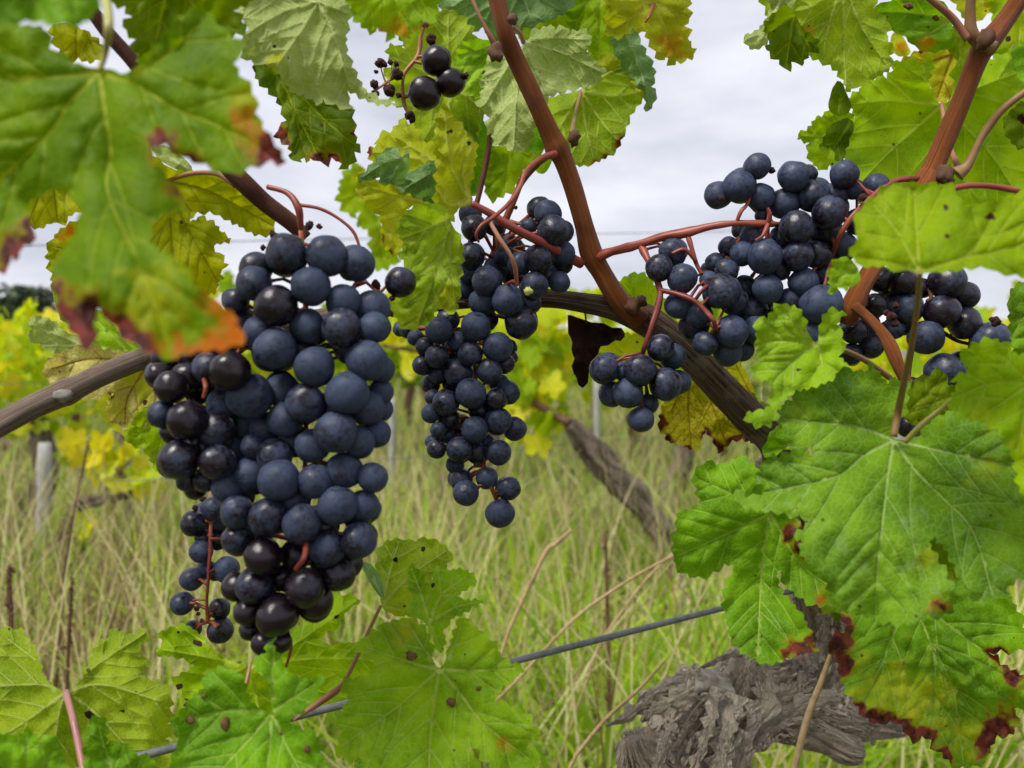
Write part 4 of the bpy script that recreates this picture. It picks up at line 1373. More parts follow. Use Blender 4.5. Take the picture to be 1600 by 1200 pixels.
leaf([(612, 40), (640, 45), (700, 15), (740, 55), (748, 120), (762, 140), (762, 172), (748, 190), (737, 230), (702, 264), (645, 205), (642, 172), (612, 155), (604, 122), (614, 100), (606, 82), (612, 70), (636, 76)], (700, 130), [[(700, 30)], [(615, 90)], [(640, 180)], [(705, 250)], [(755, 170)]],
     .44, 'under', ax=.2, ay=.1, side='under', teeth=(14, 5), vgap=26)
leaf([(690, -50), (905, -60), (900, 0), (870, 25), (815, 45), (780, 62), (755, 42), (736, 52), (720, 46), (696, 22)], (800, -60), [[(760, 30)], [(830, 30)], [(710, 10)]], .44, 'blue', ax=-.2, ay=.3, side='under', teeth=(15, 4))
leaf([(716, 75), (745, 62), (778, 72), (778, 130), (758, 152), (742, 150), (726, 138), (714, 112)], (780, 70), [[(725, 130)], [(765, 140)], [(720, 85)]], .425, 'young', ax=.3, teeth=(13, 4), brn=[(758, 112, 7)], quilt=1.6)
# behind the central shoot
leaf([(828, 58), (830, 46), (845, 46), (857, 40), (863, 48), (885, 43), (890, 52), (905, 48), (925, 60), (914, 70), (920, 85), (930, 100), (943, 110), (930, 130), (900, 138), (870, 145), (850, 158), (838, 180), (833, 200), (828, 221), (820, 232),
      (805, 236), (793, 231), (785, 226), (773, 226), (770, 208), (760, 205), (765, 190), (760, 170), (749, 168), (750, 155), (757, 140), (752, 130), (760, 120), (760, 100), (770, 86), (790, 80), (812, 74)],
     (818, 66), [[(832, 100), (854, 145)], [(870, 80), (938, 112)], [(860, 60), (915, 62)], [(808, 140), (802, 230)], [(790, 110), (756, 165)]], .405, 'pale', ax=.15, ay=-.25, side='under', teeth=(13, 5), vgap=20,
     petiole=[(818, 66, 8, .405), (812, 52, 8, .395), (800, 42, 9, .385)], pet_mat=M_PINK, label='pale underside leaf behind the central shoot')
leaf([(905, 141), (920, 130), (945, 110), (962, 102), (980, 106), (1000, 130), (1014, 138), (1000, 160), (985, 180), (978, 200), (970, 220), (964, 233), (945, 246), (925, 255), (900, 258), (885, 240), (862, 212), (848, 180), (851, 158), (880, 148)],
     (908, 142), [[(914, 190), (928, 250)], [(960, 150), (1008, 142)], [(940, 190), (970, 225)], [(940, 120), (970, 106)], [(880, 190), (868, 210)]], .445, 'under', ax=.2, ay=-.15, side='under', teeth=(14, 3), vgap=26,
     red=[(968, 222, 9, .9), (1010, 145, 7, .7), (948, 244, 9, .6), (925, 254, 8, .6)], petiole=[(908, 142, 6, .445), (900, 175, 6, .425), (895, 200, 8, .40), (894, 214, 10, .385)], pet_mat=M_BROWNPET, label='green underside leaf with reddish edge right of the central shoot')
leaf([(795, -50), (965, -50), (958, 20), (955, 60), (946, 90), (936, 106), (925, 96), (914, 72), (885, 52), (860, 52), (830, 64), (814, 58), (808, 30)], (880, -40), [[(830, 50)], [(900, 60)], [(940, 80)]], .47, 'bright', ax=.1, ay=.25, teeth=(15, 5))
leaf([(880, -50), (965, -50), (975, 0), (960, 40), (962, 70), (950, 100), (940, 108), (925, 96), (920, 70), (890, 60), (885, 20)], (940, -40), [[(935, 95)], [(900, 40)]], .455, 'bright', ax=-.3, ay=.15, teeth=(15, 5))
leaf([(950, -40), (1068, -40), (1072, 5), (1080, 25), (1070, 38), (1078, 55), (1074, 65), (1086, 82), (1074, 92), (1060, 95), (1050, 99), (1040, 88), (1030, 95), (1022, 75), (1014, 62), (1004, 46), (986, 45), (974, 55), (953, 56), (947, 44), (950, 20)],
     (1022, 5), [[(1060, 90)], [(1080, 30)], [(960, 45)], [(960, 0)], [(1060, -30)]], .40, 'yellow', ax=.25, ay=.1, teeth=(15, 5), yel=[(1060, 60, 40, .4)], org=[(1045, 70, 22, .55), (1060, 85, 15, .5)],
     petiole=[(1022, 5, 5, .40), (1014, 25, 4, .395), (1008, 35, 3, .395)], pet_mat=M_REDPET, label='yellow green leaf with reddish specks at the top edge')
leaf([(955, 56), (992, 44), (1002, 70), (1015, 95), (1023, 115), (1018, 135), (1026, 146), (1015, 172), (1009, 172), (1008, 150), (1000, 135), (985, 116), (970, 96), (960, 76)], (975, 45), [[(1000, 110), (1015, 165)]], .43, 'blue', ax=.5, ay=.2, side='under', teeth=(16, 4))
leaf([(940, 85), (955, 84), (975, 88), (990, 98), (1003, 130), (1000, 140), (980, 120), (955, 112), (940, 100)], None, [[(990, 120)]], .455, 'yellow', teeth=(12, 5))
leaf([(772, 230), (832, 226), (846, 244), (818, 266), (804, 292), (790, 302), (765, 312), (757, 282), (764, 255)], (800, 225), [[(790, 290)], [(830, 245)]], .45, 'bright', ax=.2, teeth=(15, 4))
leaf([(716, 185), (745, 180), (772, 215), (775, 260), (745, 300), (728, 305), (718, 260)], (750, 178), [[(735, 290)]], .455, 'top', ax=.3, teeth=(15, 4))
leaf([(835, 250), (862, 244), (858, 262), (848, 272), (836, 266)], None, [], .46, 'bright', teeth=(12, 4))
leaf([(832, 195), (852, 190), (862, 215), (850, 232), (828, 238)], None, [], .45, 'top', teeth=(12, 4))
# left of the middle bunch
leaf([(575, 235), (590, 228), (588, 218), (600, 209), (615, 205), (625, 190), (640, 195), (655, 205), (662, 224), (682, 222), (690, 250), (684, 296), (650, 300), (620, 296), (590, 264)], (680, 252), [[(620, 215)], [(585, 238)], [(640, 285)]], .425, 'yellow', ax=-.2, side='under', teeth=(13, 5), red=[(576, 236, 4)],
     label='yellow leaf left of the folded leaf under the tiny bunch')
leaf([(558, 284), (583, 256), (604, 233), (620, 230), (630, 248), (635, 228), (640, 246), (636, 275), (620, 286), (600, 288), (590, 276)], (634, 245), [[(600, 255), (570, 275)], [(610, 280)]], .395, 'blue', ax=.1, ay=.4, side='under', teeth=(16, 3))
leaf([(558, 266), (600, 286), (640, 291), (662, 310), (668, 320), (640, 323), (630, 342), (632, 370), (622, 396), (607, 392), (598, 370), (595, 340), (574, 320), (562, 305)], (665, 315), [[(600, 300), (565, 285)], [(610, 350), (612, 388)]], .435, 'yellow', ax=.15, ay=.1, teeth=(14, 4), red=[(600, 372, 5, .8), (612, 392, 5, .8), (565, 305, 5, .7)],
     label='yellow leaf with reddened margin left of the middle bunch')
leaf([(618, 292), (645, 268), (682, 250), (688, 270), (688, 312), (670, 320), (650, 306)], (688, 262), [[(640, 290)]], .385, 'blue', ax=.2, ay=.3, side='under', teeth=(18, 3), quilt=2.0)
leaf([(688, 172), (700, 164), (705, 185), (724, 200), (730, 215), (743, 225), (741, 255), (733, 290), (739, 318), (716, 326), (704, 347), (690, 336), (682, 310), (683, 270), (681, 220)], (737, 318), [[(705, 260), (695, 180)], [(722, 270), (738, 230)], [(700, 320), (686, 300)]], .365, 'yellow', ax=.5, ay=.1, side='under', teeth=(15, 4), brn=[(706, 205, 5), (733, 225, 4)],
     petiole=[(737, 318, 10, .365), (765, 333, 12, .368), (800, 355, 13, .372), (860, 386, 15, .385), (908, 412, 16, .40)], pet_mat=M_REDPET, label='folded yellow green leaf on a red stalk')
leaf([(630, 336), (660, 318), (692, 324), (706, 350), (720, 374), (722, 400), (716, 440), (720, 450), (715, 465), (712, 488), (695, 485), (680, 478), (675, 500), (655, 510), (640, 516), (630, 508), (615, 490), (608, 470), (626, 462), (640, 440), (634, 412), (624, 400), (632, 380), (620, 360)],
     (703, 342), [[(690, 400), (655, 500)], [(705, 410), (712, 480)], [(660, 360), (630, 372)]], .345, 'under', ax=.25, ay=-.1, teeth=(16, 4), quilt=2.4, vgap=20, yel=[(700, 470, 25, .7), (640, 500, 20, .4)], label='crinkled green leaf left of the middle bunch')
leaf([(560, 255), (535, 280), (530, 310), (545, 335), (565, 330), (558, 350), (580, 365), (580, 400), (590, 420), (615, 412), (622, 390), (600, 370), (595, 345), (577, 320), (570, 290)], (585, 290), [[(540, 310)], [(600, 400)]], .85, 'bright', teeth=(14, 5), label='blurred bright green leaf far behind the middle bunch')
# behind the near leaf at left
leaf([(225, 240), (265, 262), (300, 270), (340, 275), (370, 290), (400, 312), (420, 335), (429, 352), (420, 366), (400, 366), (384, 358), (362, 346), (345, 338), (330, 331), (304, 333), (297, 347), (315, 341), (340, 354), (346, 366), (360, 375), (331, 384), (340, 396),
      (350, 410), (358, 417), (343, 420), (348, 437), (338, 440), (337, 456), (325, 459), (300, 465), (235, 420), (200, 360), (190, 280)], (262, 282), [[(330, 300), (425, 352)], [(290, 350), (340, 440)], [(270, 400)], [(310, 345)]], .34, 'olive', ax=.15, ay=.05, teeth=(14, 4), vgap=30, brn=[(320, 453, 4)],
     petiole=[(262, 282, 6, .34), (300, 271, 7, .335), (340, 272, 8, .33), (368, 290, 9, .325)], pet_mat=M_PINK, label='olive yellow speckled leaf behind the near leaf')
leaf([(238, 230), (260, 228), (285, 245), (300, 262), (292, 270), (270, 262), (250, 250)], None, [[(290, 262)]], .36, 'pale', side='under', teeth=(14, 2))
leaf([(20, 290), (60, 280), (110, 280), (140, 300), (134, 325), (112, 334), (95, 350), (80, 345), (65, 356), (45, 352), (25, 330)], (80, 260), [[(90, 345)], [(125, 325)], [(45, 345)]], .34, 'olive', teeth=(15, 4), yel=[(80, 320, 40, .6)])
leaf([(84, 372), (100, 356), (128, 346), (150, 380), (140, 425), (100, 440), (84, 436), (78, 412), (74, 396)], (140, 400), [[(85, 385)], [(90, 430)]], .35, 'olive', teeth=(13, 4), org=[(105, 365, 12, .8)])
leaf([(84, 436), (100, 430), (120, 480), (104, 505), (92, 490), (82, 460)], None, [], .37, 'under', teeth=(13, 4))
leaf([(45, 501), (60, 494), (85, 504), (102, 520), (130, 528), (134, 550), (105, 546), (85, 551), (60, 536), (44, 526), (50, 513)], (132, 540), [[(50, 508)], [(70, 540)]], .40, 'pale', ax=.2, ay=.2, side='under', teeth=(14, 3), label='small pale leaf above the left cane')
leaf([(143, 486), (165, 494), (192, 530), (214, 552), (180, 560), (150, 553)], (200, 550), [[(150, 500)], [(155, 540)]], .40, 'young', teeth=(14, 3))
leaf([(72, 567), (110, 546), (140, 543), (200, 552), (240, 540), (275, 555), (300, 562), (298, 640), (245, 625), (238, 650), (215, 668), (190, 665), (172, 652), (168, 630), (180, 610), (140, 622), (100, 602), (74, 592)], (230, 570), [[(150, 560), (85, 575)], [(200, 620), (195, 660)], [(245, 600), (240, 640)], [(285, 620)]],
     .385, 'dry', ax=.1, ay=-.1, teeth=(14, 4), yel=[(230, 590, 40, .9), (180, 640, 20, .7)], red=[(208, 628, 9, .9), (235, 610, 6, .7), (172, 618, 8, .7)], brn=[(228, 628, 6)], label='straw coloured withered leaf behind the left cane')
leaf([(150, 620), (170, 615), (205, 640), (220, 665), (205, 680), (180, 672), (160, 650)], None, [[(200, 670)]], .42, 'yellow', teeth=(13, 4))
leaf([(200, 668), (224, 640), (242, 632), (270, 640), (285, 700), (252, 736), (240, 726), (226, 702), (202, 692)], (262, 650), [[(210, 680)], [(245, 720)]], .375, 'bright', ax=.2, teeth=(14, 3), label='bright leaf at the left flank of the largest bunch')
# upper right
leaf([(1190, -40), (1375, -40), (1365, 10), (1380, 25), (1388, 40), (1385, 60), (1398, 75), (1390, 86), (1395, 100), (1385, 110), (1370, 120), (1357, 123), (1350, 135), (1335, 135), (1325, 143), (1315, 120), (1300, 104), (1285, 96), (1270, 90), (1254, 80), (1246, 60), (1240, 40), (1210, 30), (1195, 10)],
     (1318, -30), [[(1318, 60), (1322, 138)], [(1295, 40), (1285, 90)], [(1345, 40), (1388, 105)], [(1270, 10), (1215, 20)]], .40, 'under', ax=-.1, ay=.2, side='under', teeth=(14, 4), vgap=28, org=[(1262, 50, 12, .5)], label='hanging green underside leaf at the top right')
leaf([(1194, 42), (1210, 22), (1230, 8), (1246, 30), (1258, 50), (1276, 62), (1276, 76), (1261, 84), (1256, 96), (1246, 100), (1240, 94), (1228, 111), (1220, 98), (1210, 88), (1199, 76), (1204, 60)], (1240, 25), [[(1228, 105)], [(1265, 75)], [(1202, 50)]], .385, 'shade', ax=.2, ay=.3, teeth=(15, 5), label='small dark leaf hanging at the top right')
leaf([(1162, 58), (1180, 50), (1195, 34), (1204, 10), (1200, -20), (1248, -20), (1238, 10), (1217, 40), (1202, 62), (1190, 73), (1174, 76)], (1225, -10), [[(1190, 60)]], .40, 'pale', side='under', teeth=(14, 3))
leaf([(1362, 16), (1385, 4), (1420, -6), (1475, 4), (1488, 40), (1492, 66), (1472, 78), (1450, 81), (1430, 72), (1405, 50), (1384, 47), (1377, 32)], (1490, 30), [[(1420, 20), (1368, 18)], [(1440, 60)]], .42, 'top', ax=.2, ay=.4, cup=.02, teeth=(22, 3), galls=[(1420, 10, 11, .6), (1462, 28, 7, .8)], org=[(1445, 66, 16, .6)], label='leaf with two dark galls at the top right')
leaf([(1476, 45), (1510, 40), (1528, 60), (1518, 85), (1505, 100), (1490, 88), (1478, 70)], None, [[(1500, 92)]], .43, 'shade', teeth=(14, 4))
leaf([(1470, 163), (1455, 141), (1452, 120), (1458, 100), (1450, 93), (1440, 102), (1430, 92), (1415, 95), (1400, 98), (1394, 120), (1374, 122), (1350, 130), (1345, 140), (1325, 155), (1332, 170), (1335, 185), (1325, 195), (1330, 205), (1314, 215), (1322, 232), (1318, 242), (1330, 280), (1340, 312), (1370, 335), (1420, 350),
      (1500, 345), (1600, 360), (1670, 310), (1660, 200), (1625, 92), (1590, 95), (1565, 85), (1550, 92), (1530, 100), (1520, 88), (1512, 85), (1504, 98), (1494, 98), (1490, 110), (1492, 132), (1484, 155)],
     (1471, 165), [[(1400, 158), (1335, 162)], [(1425, 205), (1385, 242), (1330, 300)], [(1450, 130), (1420, 108)], [(1520, 210), (1555, 250), (1600, 320)], [(1520, 140), (1600, 110)], [(1475, 260), (1470, 335)]],
     .435, 'bright', ax=.1, ay=.15, side='under', teeth=(15, 5), vgap=40, petiole=[(1471, 163, 7, .435), (1478, 200, 7, .42), (1486, 235, 8, .40), (1498, 262, 10, .378)], pet_mat=M_PINK, label='broad bright leaf behind the right shoot')
leaf([(1246, 215), (1265, 200), (1275, 185), (1290, 180), (1298, 169), (1310, 178), (1326, 174), (1336, 210), (1312, 226), (1306, 260), (1295, 258), (1285, 266), (1270, 255), (1262, 240), (1264, 222)], (1320, 215), [[(1255, 212)], [(1280, 255)], [(1298, 180)]], .45, 'bright', teeth=(12, 4), brn=[(1300, 256, 4)], label='small bright leaf above the right bunch')
leaf([(1282, 236), (1290, 210), (1300, 195), (1326, 184), (1334, 200), (1322, 230), (1316, 256), (1306, 246), (1300, 230)], (1330, 190), [[(1300, 235)]], .43, 'shade', teeth=(14, 3))
leaf([(1308, 126), (1323, 146), (1330, 172), (1310, 181), (1294, 166)], None, [[(1310, 175)]], .42, 'shade', teeth=(16, 2))
leaf([(1395, 110), (1412, 95), (1440, 78), (1484, 78), (1500, 110), (1490, 150), (1470, 160), (1455, 150), (1450, 110)], (1488, 85), [[(1425, 105)], [(1465, 150)]], .50, 'redvein', teeth=(14, 4), yel=[(1470, 110, 30, .8)], brn=[(1440, 80, 7)])
leaf([(1392, 58), (1405, 50), (1418, 70), (1422, 84), (1405, 88), (1394, 78)], None, [], .5, 'yellow', teeth=(12, 4), org=[(1408, 75, 10, .7)])
leaf([(1555, -30), (1660, -30), (1660, 100), (1600, 100), (1570, 92), (1548, 80), (1552, 40)], (1600, -20), [[(1590, 90)], [(1640, 60)]], .47, 'bright', teeth=(14, 4), yel=[(1580, 60, 40, .5)], brn=[(1575, 60, 5), (1582, 30, 6)])
leaf([(1490, -40), (1590, -40), (1560, 10), (1545, 20), (1520, 35), (1495, 10)], None, [[(1540, 10)]], .48, 'yellow', teeth=(14, 4), org=[(1550, 12, 12, .7)])
leaf([(1580, 90), (1600, 70), (1650, 80), (1650, 150), (1600, 130)], None, [], .40, 'top', teeth=(16, 4))
leaf([(1568, 195), (1585, 168), (1605, 160), (1640, 170), (1620, 215), (1590, 230)], None, [[(1600, 215)]], .40, 'shade', teeth=(14, 4), brn=[(1598, 185, 9)])
# near blurred leaf on the right
leaf([(1437, 428), (1425, 424), (1400, 420), (1375, 415), (1350, 416), (1340, 405), (1328, 400), (1336, 380), (1346, 365), (1334, 346), (1342, 330), (1360, 315), (1375, 300), (1386, 290), (1430, 288), (1480, 290), (1492, 293), (1498, 310), (1510, 326), (1540, 316), (1560, 316), (1590, 303), (1650, 298), (1720, 360),
      (1660, 432), (1600, 430), (1560, 425), (1540, 417), (1500, 420), (1460, 425)], (1437, 424), [[(1432, 360), (1428, 295)], [(1390, 410), (1340, 402)], [(1500, 405), (1585, 385), (1660, 350)], [(1515, 395), (1555, 330)], [(1400, 360), (1365, 320)]],
     .235, 'bright', ax=-.1, ay=-.6, ruffle=.7, teeth=(24, 4), vgap=50, brn=[(1478, 324, 8), (1548, 338, 10), (1480, 370, 6)], petiole=[(1437, 426, 9, .235), (1434, 470, 9, .25), (1426, 530, 9, .268), (1414, 590, 10, .285), (1404, 640, 11, .30), (1396, 682, 11, .30)], pet_mat=M_BROWNPET,
     label='near yellow green leaf with three black holes over the right bunch')
leaf([(1297, 415), (1310, 404), (1326, 404), (1341, 420), (1343, 440), (1330, 447), (1321, 453), (1311, 447), (1303, 459), (1296, 440)], (1335, 420), [[(1305, 440)]], .285, 'young', teeth=(12, 4), red=[(1314, 435, 5, .9), (1299, 415, 4, .7)], label='tiny curled leaf in front of the right shoot')
leaf([(1208, 486), (1214, 475), (1235, 478), (1250, 485), (1258, 505), (1263, 522), (1276, 535), (1281, 512), (1290, 490), (1300, 485), (1319, 490), (1305, 505), (1316, 515), (1312, 530), (1323, 545), (1308, 555), (1323, 570), (1310, 576), (1300, 592), (1270, 604), (1240, 612), (1215, 637), (1204, 662), (1176, 662), (1165, 648),
      (1195, 640), (1208, 622), (1200, 596), (1177, 590), (1185, 560), (1183, 530), (1181, 500), (1196, 500)], (1277, 536), [[(1230, 532), (1187, 535)], [(1245, 560), (1205, 600)], [(1285, 570)], [(1235, 500), (1218, 482)], [(1295, 510)]],
     .305, 'young', ax=.1, ay=-.25, teeth=(13, 4), vgap=24, brn=[(1248, 575, 6)], petiole=[(1277, 536, 7, .308), (1315, 546, 8, .32), (1350, 562, 9, .33), (1390, 590, 10, .34)], pet_mat=M_BROWNPET, label='fresh bright leaf in front of the right bunch')
# big leaf cluster at lower right
leaf([(1397, 686), (1392, 678), (1396, 660), (1410, 650), (1418, 620), (1415, 600), (1400, 592), (1386, 600), (1370, 580), (1360, 570), (1350, 585), (1330, 578), (1310, 580), (1285, 585), (1270, 590), (1265, 606), (1245, 610), (1238, 626), (1225, 630), (1219, 655), (1228, 676), (1250, 694), (1276, 708),
      (1250, 702), (1230, 708), (1215, 715), (1200, 712), (1195, 726), (1182, 742), (1190, 756), (1200, 766), (1170, 780), (1150, 762), (1160, 790), (1230, 802), (1272, 816), (1240, 836), (1256, 846), (1250, 862), (1265, 880), (1288, 900), (1300, 936), (1306, 952), (1340, 958), (1390, 972), (1430, 972), (1450, 962),
      (1480, 958), (1490, 945), (1490, 925), (1478, 900), (1465, 880), (1453, 856), (1456, 838), (1474, 850), (1490, 880), (1500, 900), (1515, 926), (1530, 940), (1550, 936), (1570, 930), (1576, 910), (1600, 900), (1650, 860), (1650, 760), (1625, 690), (1580, 652), (1540, 640), (1500, 640), (1470, 650), (1450, 665), (1438, 681), (1425, 688)],
     (1397, 688), [[(1345, 668), (1300, 662), (1230, 655)], [(1350, 712), (1305, 745), (1195, 770)], [(1388, 740), (1380, 810), (1372, 880), (1368, 960)], [(1430, 735), (1475, 780), (1520, 830), (1550, 925)], [(1450, 700), (1540, 720), (1630, 740)]],
     .295, 'dusty', ax=-.05, ay=-.42, cup=.008, teeth=(17, 5), vgap=42, vw=2.6, red=[(1462, 938, 12), (1476, 946, 8)], yel=[(1250, 640, 25, .35), (1540, 735, 30, .4), (1450, 870, 18, .5)], label='largest deep green leaf with pale veins at lower right')
leaf([(1500, 560), (1512, 545), (1530, 535), (1550, 530), (1572, 540), (1590, 555), (1650, 570), (1660, 810), (1600, 772), (1590, 740), (1580, 700), (1560, 672), (1530, 656), (1506, 652), (1490, 642), (1488, 620), (1500, 600), (1486, 590), (1515, 580)],
     (1610, 600), [[(1550, 600), (1495, 620)], [(1560, 550)], [(1590, 700)], [(1550, 640)]], .262, 'bright', ax=-.1, ay=-.35, teeth=(15, 5), brn=[(1528, 562, 3)], yel=[(1530, 640, 30, .6), (1600, 700, 30, .5)], petiole=[(1500, 615, 8, .275), (1470, 640, 8, .285), (1440, 664, 9, .292), (1415, 690, 9, .30)], pet_mat=M_GREENPET, label='yellow green leaf at the right edge above the largest leaf')
leaf([(1578, 462), (1600, 440), (1650, 440), (1650, 590), (1600, 572), (1583, 542), (1579, 510)], (1640, 480), [[(1585, 500)], [(1600, 560)]], .34, 'top', teeth=(15, 4))
leaf([(1085, 740), (1105, 722), (1125, 727), (1140, 722), (1155, 715), (1170, 722), (1186, 735), (1202, 762), (1230, 792), (1247, 812), (1240, 832), (1255, 850), (1268, 885), (1290, 894), (1306, 910), (1295, 920), (1300, 940), (1285, 946), (1265, 941), (1242, 926), (1226, 912), (1215, 888), (1215, 906), (1221, 926), (1240, 946), (1255, 966),
      (1263, 982), (1270, 1000), (1277, 1021), (1255, 1015), (1240, 1026), (1220, 1030), (1205, 1038), (1180, 1030), (1160, 1016), (1145, 1005), (1140, 985), (1133, 960), (1132, 930), (1140, 906), (1149, 890), (1143, 880), (1130, 882), (1110, 896), (1090, 901), (1070, 895), (1055, 880), (1052, 850), (1058, 820), (1060, 802), (1080, 796), (1096, 790), (1090, 770)],
     (1203, 803), [[(1150, 828), (1060, 868)], [(1190, 890), (1184, 1025)], [(1150, 775), (1090, 748)], [(1250, 880), (1295, 915)]], .355, 'top', ax=.1, ay=-.18, teeth=(15, 4), vgap=32, red=[(1240, 838, 16), (1252, 862, 12), (1245, 1006, 18), (1262, 1015, 10)], brn=[], org=[(1282, 938, 10, .6)], yel=[(1285, 930, 14, .6)], label='lobed green leaf with maroon edge spots beside the largest leaf')
leaf([(1305, 940), (1330, 925), (1420, 910), (1520, 915), (1565, 925), (1592, 960), (1600, 1010), (1565, 1015), (1545, 1020), (1560, 1036), (1585, 1050), (1640, 1080), (1600, 1105), (1580, 1106), (1590, 1122), (1580, 1146), (1556, 1150), (1546, 1170), (1540, 1186), (1520, 1196), (1500, 1198), (1488, 1192), (1475, 1180), (1460, 1165), (1448, 1150),
      (1425, 1156), (1412, 1136), (1395, 1125), (1378, 1131), (1360, 1126), (1345, 1110), (1330, 1086), (1315, 1060), (1310, 1036), (1295, 1010), (1308, 990), (1326, 985)], (1425, 930), [[(1400, 980), (1375, 1045), (1345, 1105)], [(1445, 985), (1488, 1075), (1505, 1190)], [(1500, 990), (1590, 1055)], [(1460, 1030), (1450, 1145)], [(1340, 960)]],
     .385, 'top', ax=.05, ay=-.25, teeth=(17, 5), vgap=36, quilt=1.6, red=[(1315, 1008, 20), (1326, 1036, 18), (1320, 970, 12), (1370, 1118, 20), (1345, 1105, 10), (1415, 1138, 18), (1450, 1152, 18), (1478, 1178, 12), (1558, 1128, 28), (1540, 1155, 18), (1585, 1065, 18), (1556, 1022, 10), (1532, 1100, 12)],
     yel=[(1430, 1090, 60, .7), (1360, 1070, 40, .55), (1510, 1150, 40, .6)], label='green and yellow leaf with dark red margins in the lower right corner')
leaf([(1405, 606), (1445, 590), (1472, 580), (1482, 602), (1512, 610), (1485, 642), (1442, 665), (1412, 652)], (1420, 645), [[(1475, 590)], [(1500, 615)]], .35, 'shade', teeth=(15, 4))
leaf([(1194, 716), (1198, 690), (1210, 670), (1226, 664), (1242, 690), (1262, 695), (1250, 706), (1226, 702), (1210, 712)], (1240, 695), [[(1205, 700)]], .36, 'top', teeth=(18, 3))
leaf([(1250, 895), (1300, 830), (1400, 800), (1520, 850), (1560, 920), (1590, 1010), (1480, 1000), (1400, 985), (1300, 960)], (1420, 830), [[(1450, 980)], [(1560, 980)]], .43, 'shade', teeth=(16, 5), label='shaded leaf between the two largest lower right leaves')
# yellow leaves behind the arching cane
leaf([(1030, 672), (1034, 640), (1045, 610), (1064, 588), (1110, 598), (1150, 640), (1190, 692), (1160, 686), (1140, 690), (1125, 706), (1116, 690), (1105, 671), (1096, 685), (1090, 703), (1076, 700), (1060, 693), (1045, 690), (1039, 677)], (1085, 560), [[(1075, 620), (1080, 695)], [(1115, 640), (1135, 695)], [(1050, 640)], [(1150, 660)]], .47, 'redvein',
     ax=.1, teeth=(12, 3), vgap=18, red=[(1033, 660, 12), (1045, 688, 8), (1075, 700, 7), (1122, 700, 9), (1102, 676, 7, .9), (1140, 690, 7, .8), (1155, 684, 10)], brn=[(1130, 640, 7), (1172, 686, 12)], label='yellow leaf with brown red veins and scorched edge under the arching cane')
leaf([(962, 450), (985, 429), (1012, 432), (1030, 458), (1060, 505), (1100, 555), (1150, 596), (1192, 640), (1180, 662), (1120, 625), (1040, 606), (965, 578), (928, 565), (914, 545), (950, 522), (1000, 520), (978, 480)], (1090, 560), [[(1020, 500), (975, 445)], [(1000, 560), (935, 550)], [(1160, 630)]], .50, 'bright', ax=.1, teeth=(15, 4), yel=[(980, 550, 50, .7), (1160, 620, 30, .8)], brn=[(997, 535, 4)],
     label='yellow green leaf behind the arching cane')
leaf([(1118, 572), (1150, 553), (1182, 572), (1196, 622), (1184, 650), (1150, 610)], (1185, 640), [[(1150, 570)]], .49, 'redvein', teeth=(13, 3), yel=[(1150, 600, 30, .6)])
leaf([(1160, 560), (1185, 545), (1205, 570), (1215, 620), (1195, 640), (1175, 600)], None, [[(1190, 630)]], .47, 'pale', side='under', teeth=(14, 3))
leaf([(887, 492), (905, 497), (930, 505), (950, 510), (976, 518), (970, 530), (950, 535), (935, 546), (925, 570), (918, 590), (912, 607), (900, 590), (897, 560), (893, 530), (885, 506)], (912, 492), [[(912, 590)], [(965, 522)]], .435, 'dead', ruffle=1.6, teeth=(24, 3), petiole=[(916, 505, 3, .432), (914, 485, 3, .428), (913, 475, 3, .422)], pet_mat=M_DOCK, label='dead dark brown leaf hanging under the arching cane')
# bottom leaves
leaf([(102, 1082), (80, 1068), (64, 1050), (58, 1025), (45, 1000), (30, 986), (0, 984), (-60, 1000), (-100, 1080), (-80, 1180), (-20, 1240), (80, 1260), (180, 1250), (262, 1220), (265, 1170), (258, 1153), (270, 1140), (262, 1130), (272, 1115), (254, 1112), (269, 1096), (262, 1080), (245, 1065), (225, 1062), (218, 1050), (236, 1034), (216, 1027),
      (222, 1005), (229, 984), (205, 993), (193, 990), (180, 985), (165, 1000), (149, 1015), (141, 1035), (131, 1058), (116, 1074)], (103, 1082), [[(150, 1040), (225, 990)], [(160, 1070), (250, 1095)], [(150, 1115), (210, 1180)], [(60, 1070), (-50, 1075)], [(50, 1120), (-20, 1165)], [(90, 1130), (80, 1230)], [(65, 1040), (15, 1000)]],
     .362, 'under', ax=.05, ay=-.3, side='under', teeth=(16, 5), vgap=34, brn=[(210, 1077, 6), (190, 1111, 6), (140, 1118, 10)], petiole=[(103, 1082, 11, .36), (112, 1115, 10, .32), (120, 1150, 10, .31), (130, 1200, 11, .30), (142, 1260, 12, .29)], pet_mat=M_PURPLE, label='yellow green underside leaf with purple stalk in the lower left corner')
leaf([(-50, 1152), (0, 1147), (30, 1150), (45, 1140), (60, 1156), (80, 1150), (96, 1172), (98, 1240), (-50, 1250)], (30, 1260), [[(45, 1150)], [(85, 1170)]], .25, 'top', teeth=(16, 4), label='blurred leaf tip in the lower left corner')
leaf([(138, 1145), (150, 1120), (165, 1128), (168, 1165), (185, 1160), (215, 1180), (240, 1190), (240, 1240), (140, 1240)], (190, 1250), [[(155, 1140)], [(220, 1190)]], .27, 'top', teeth=(14, 4))
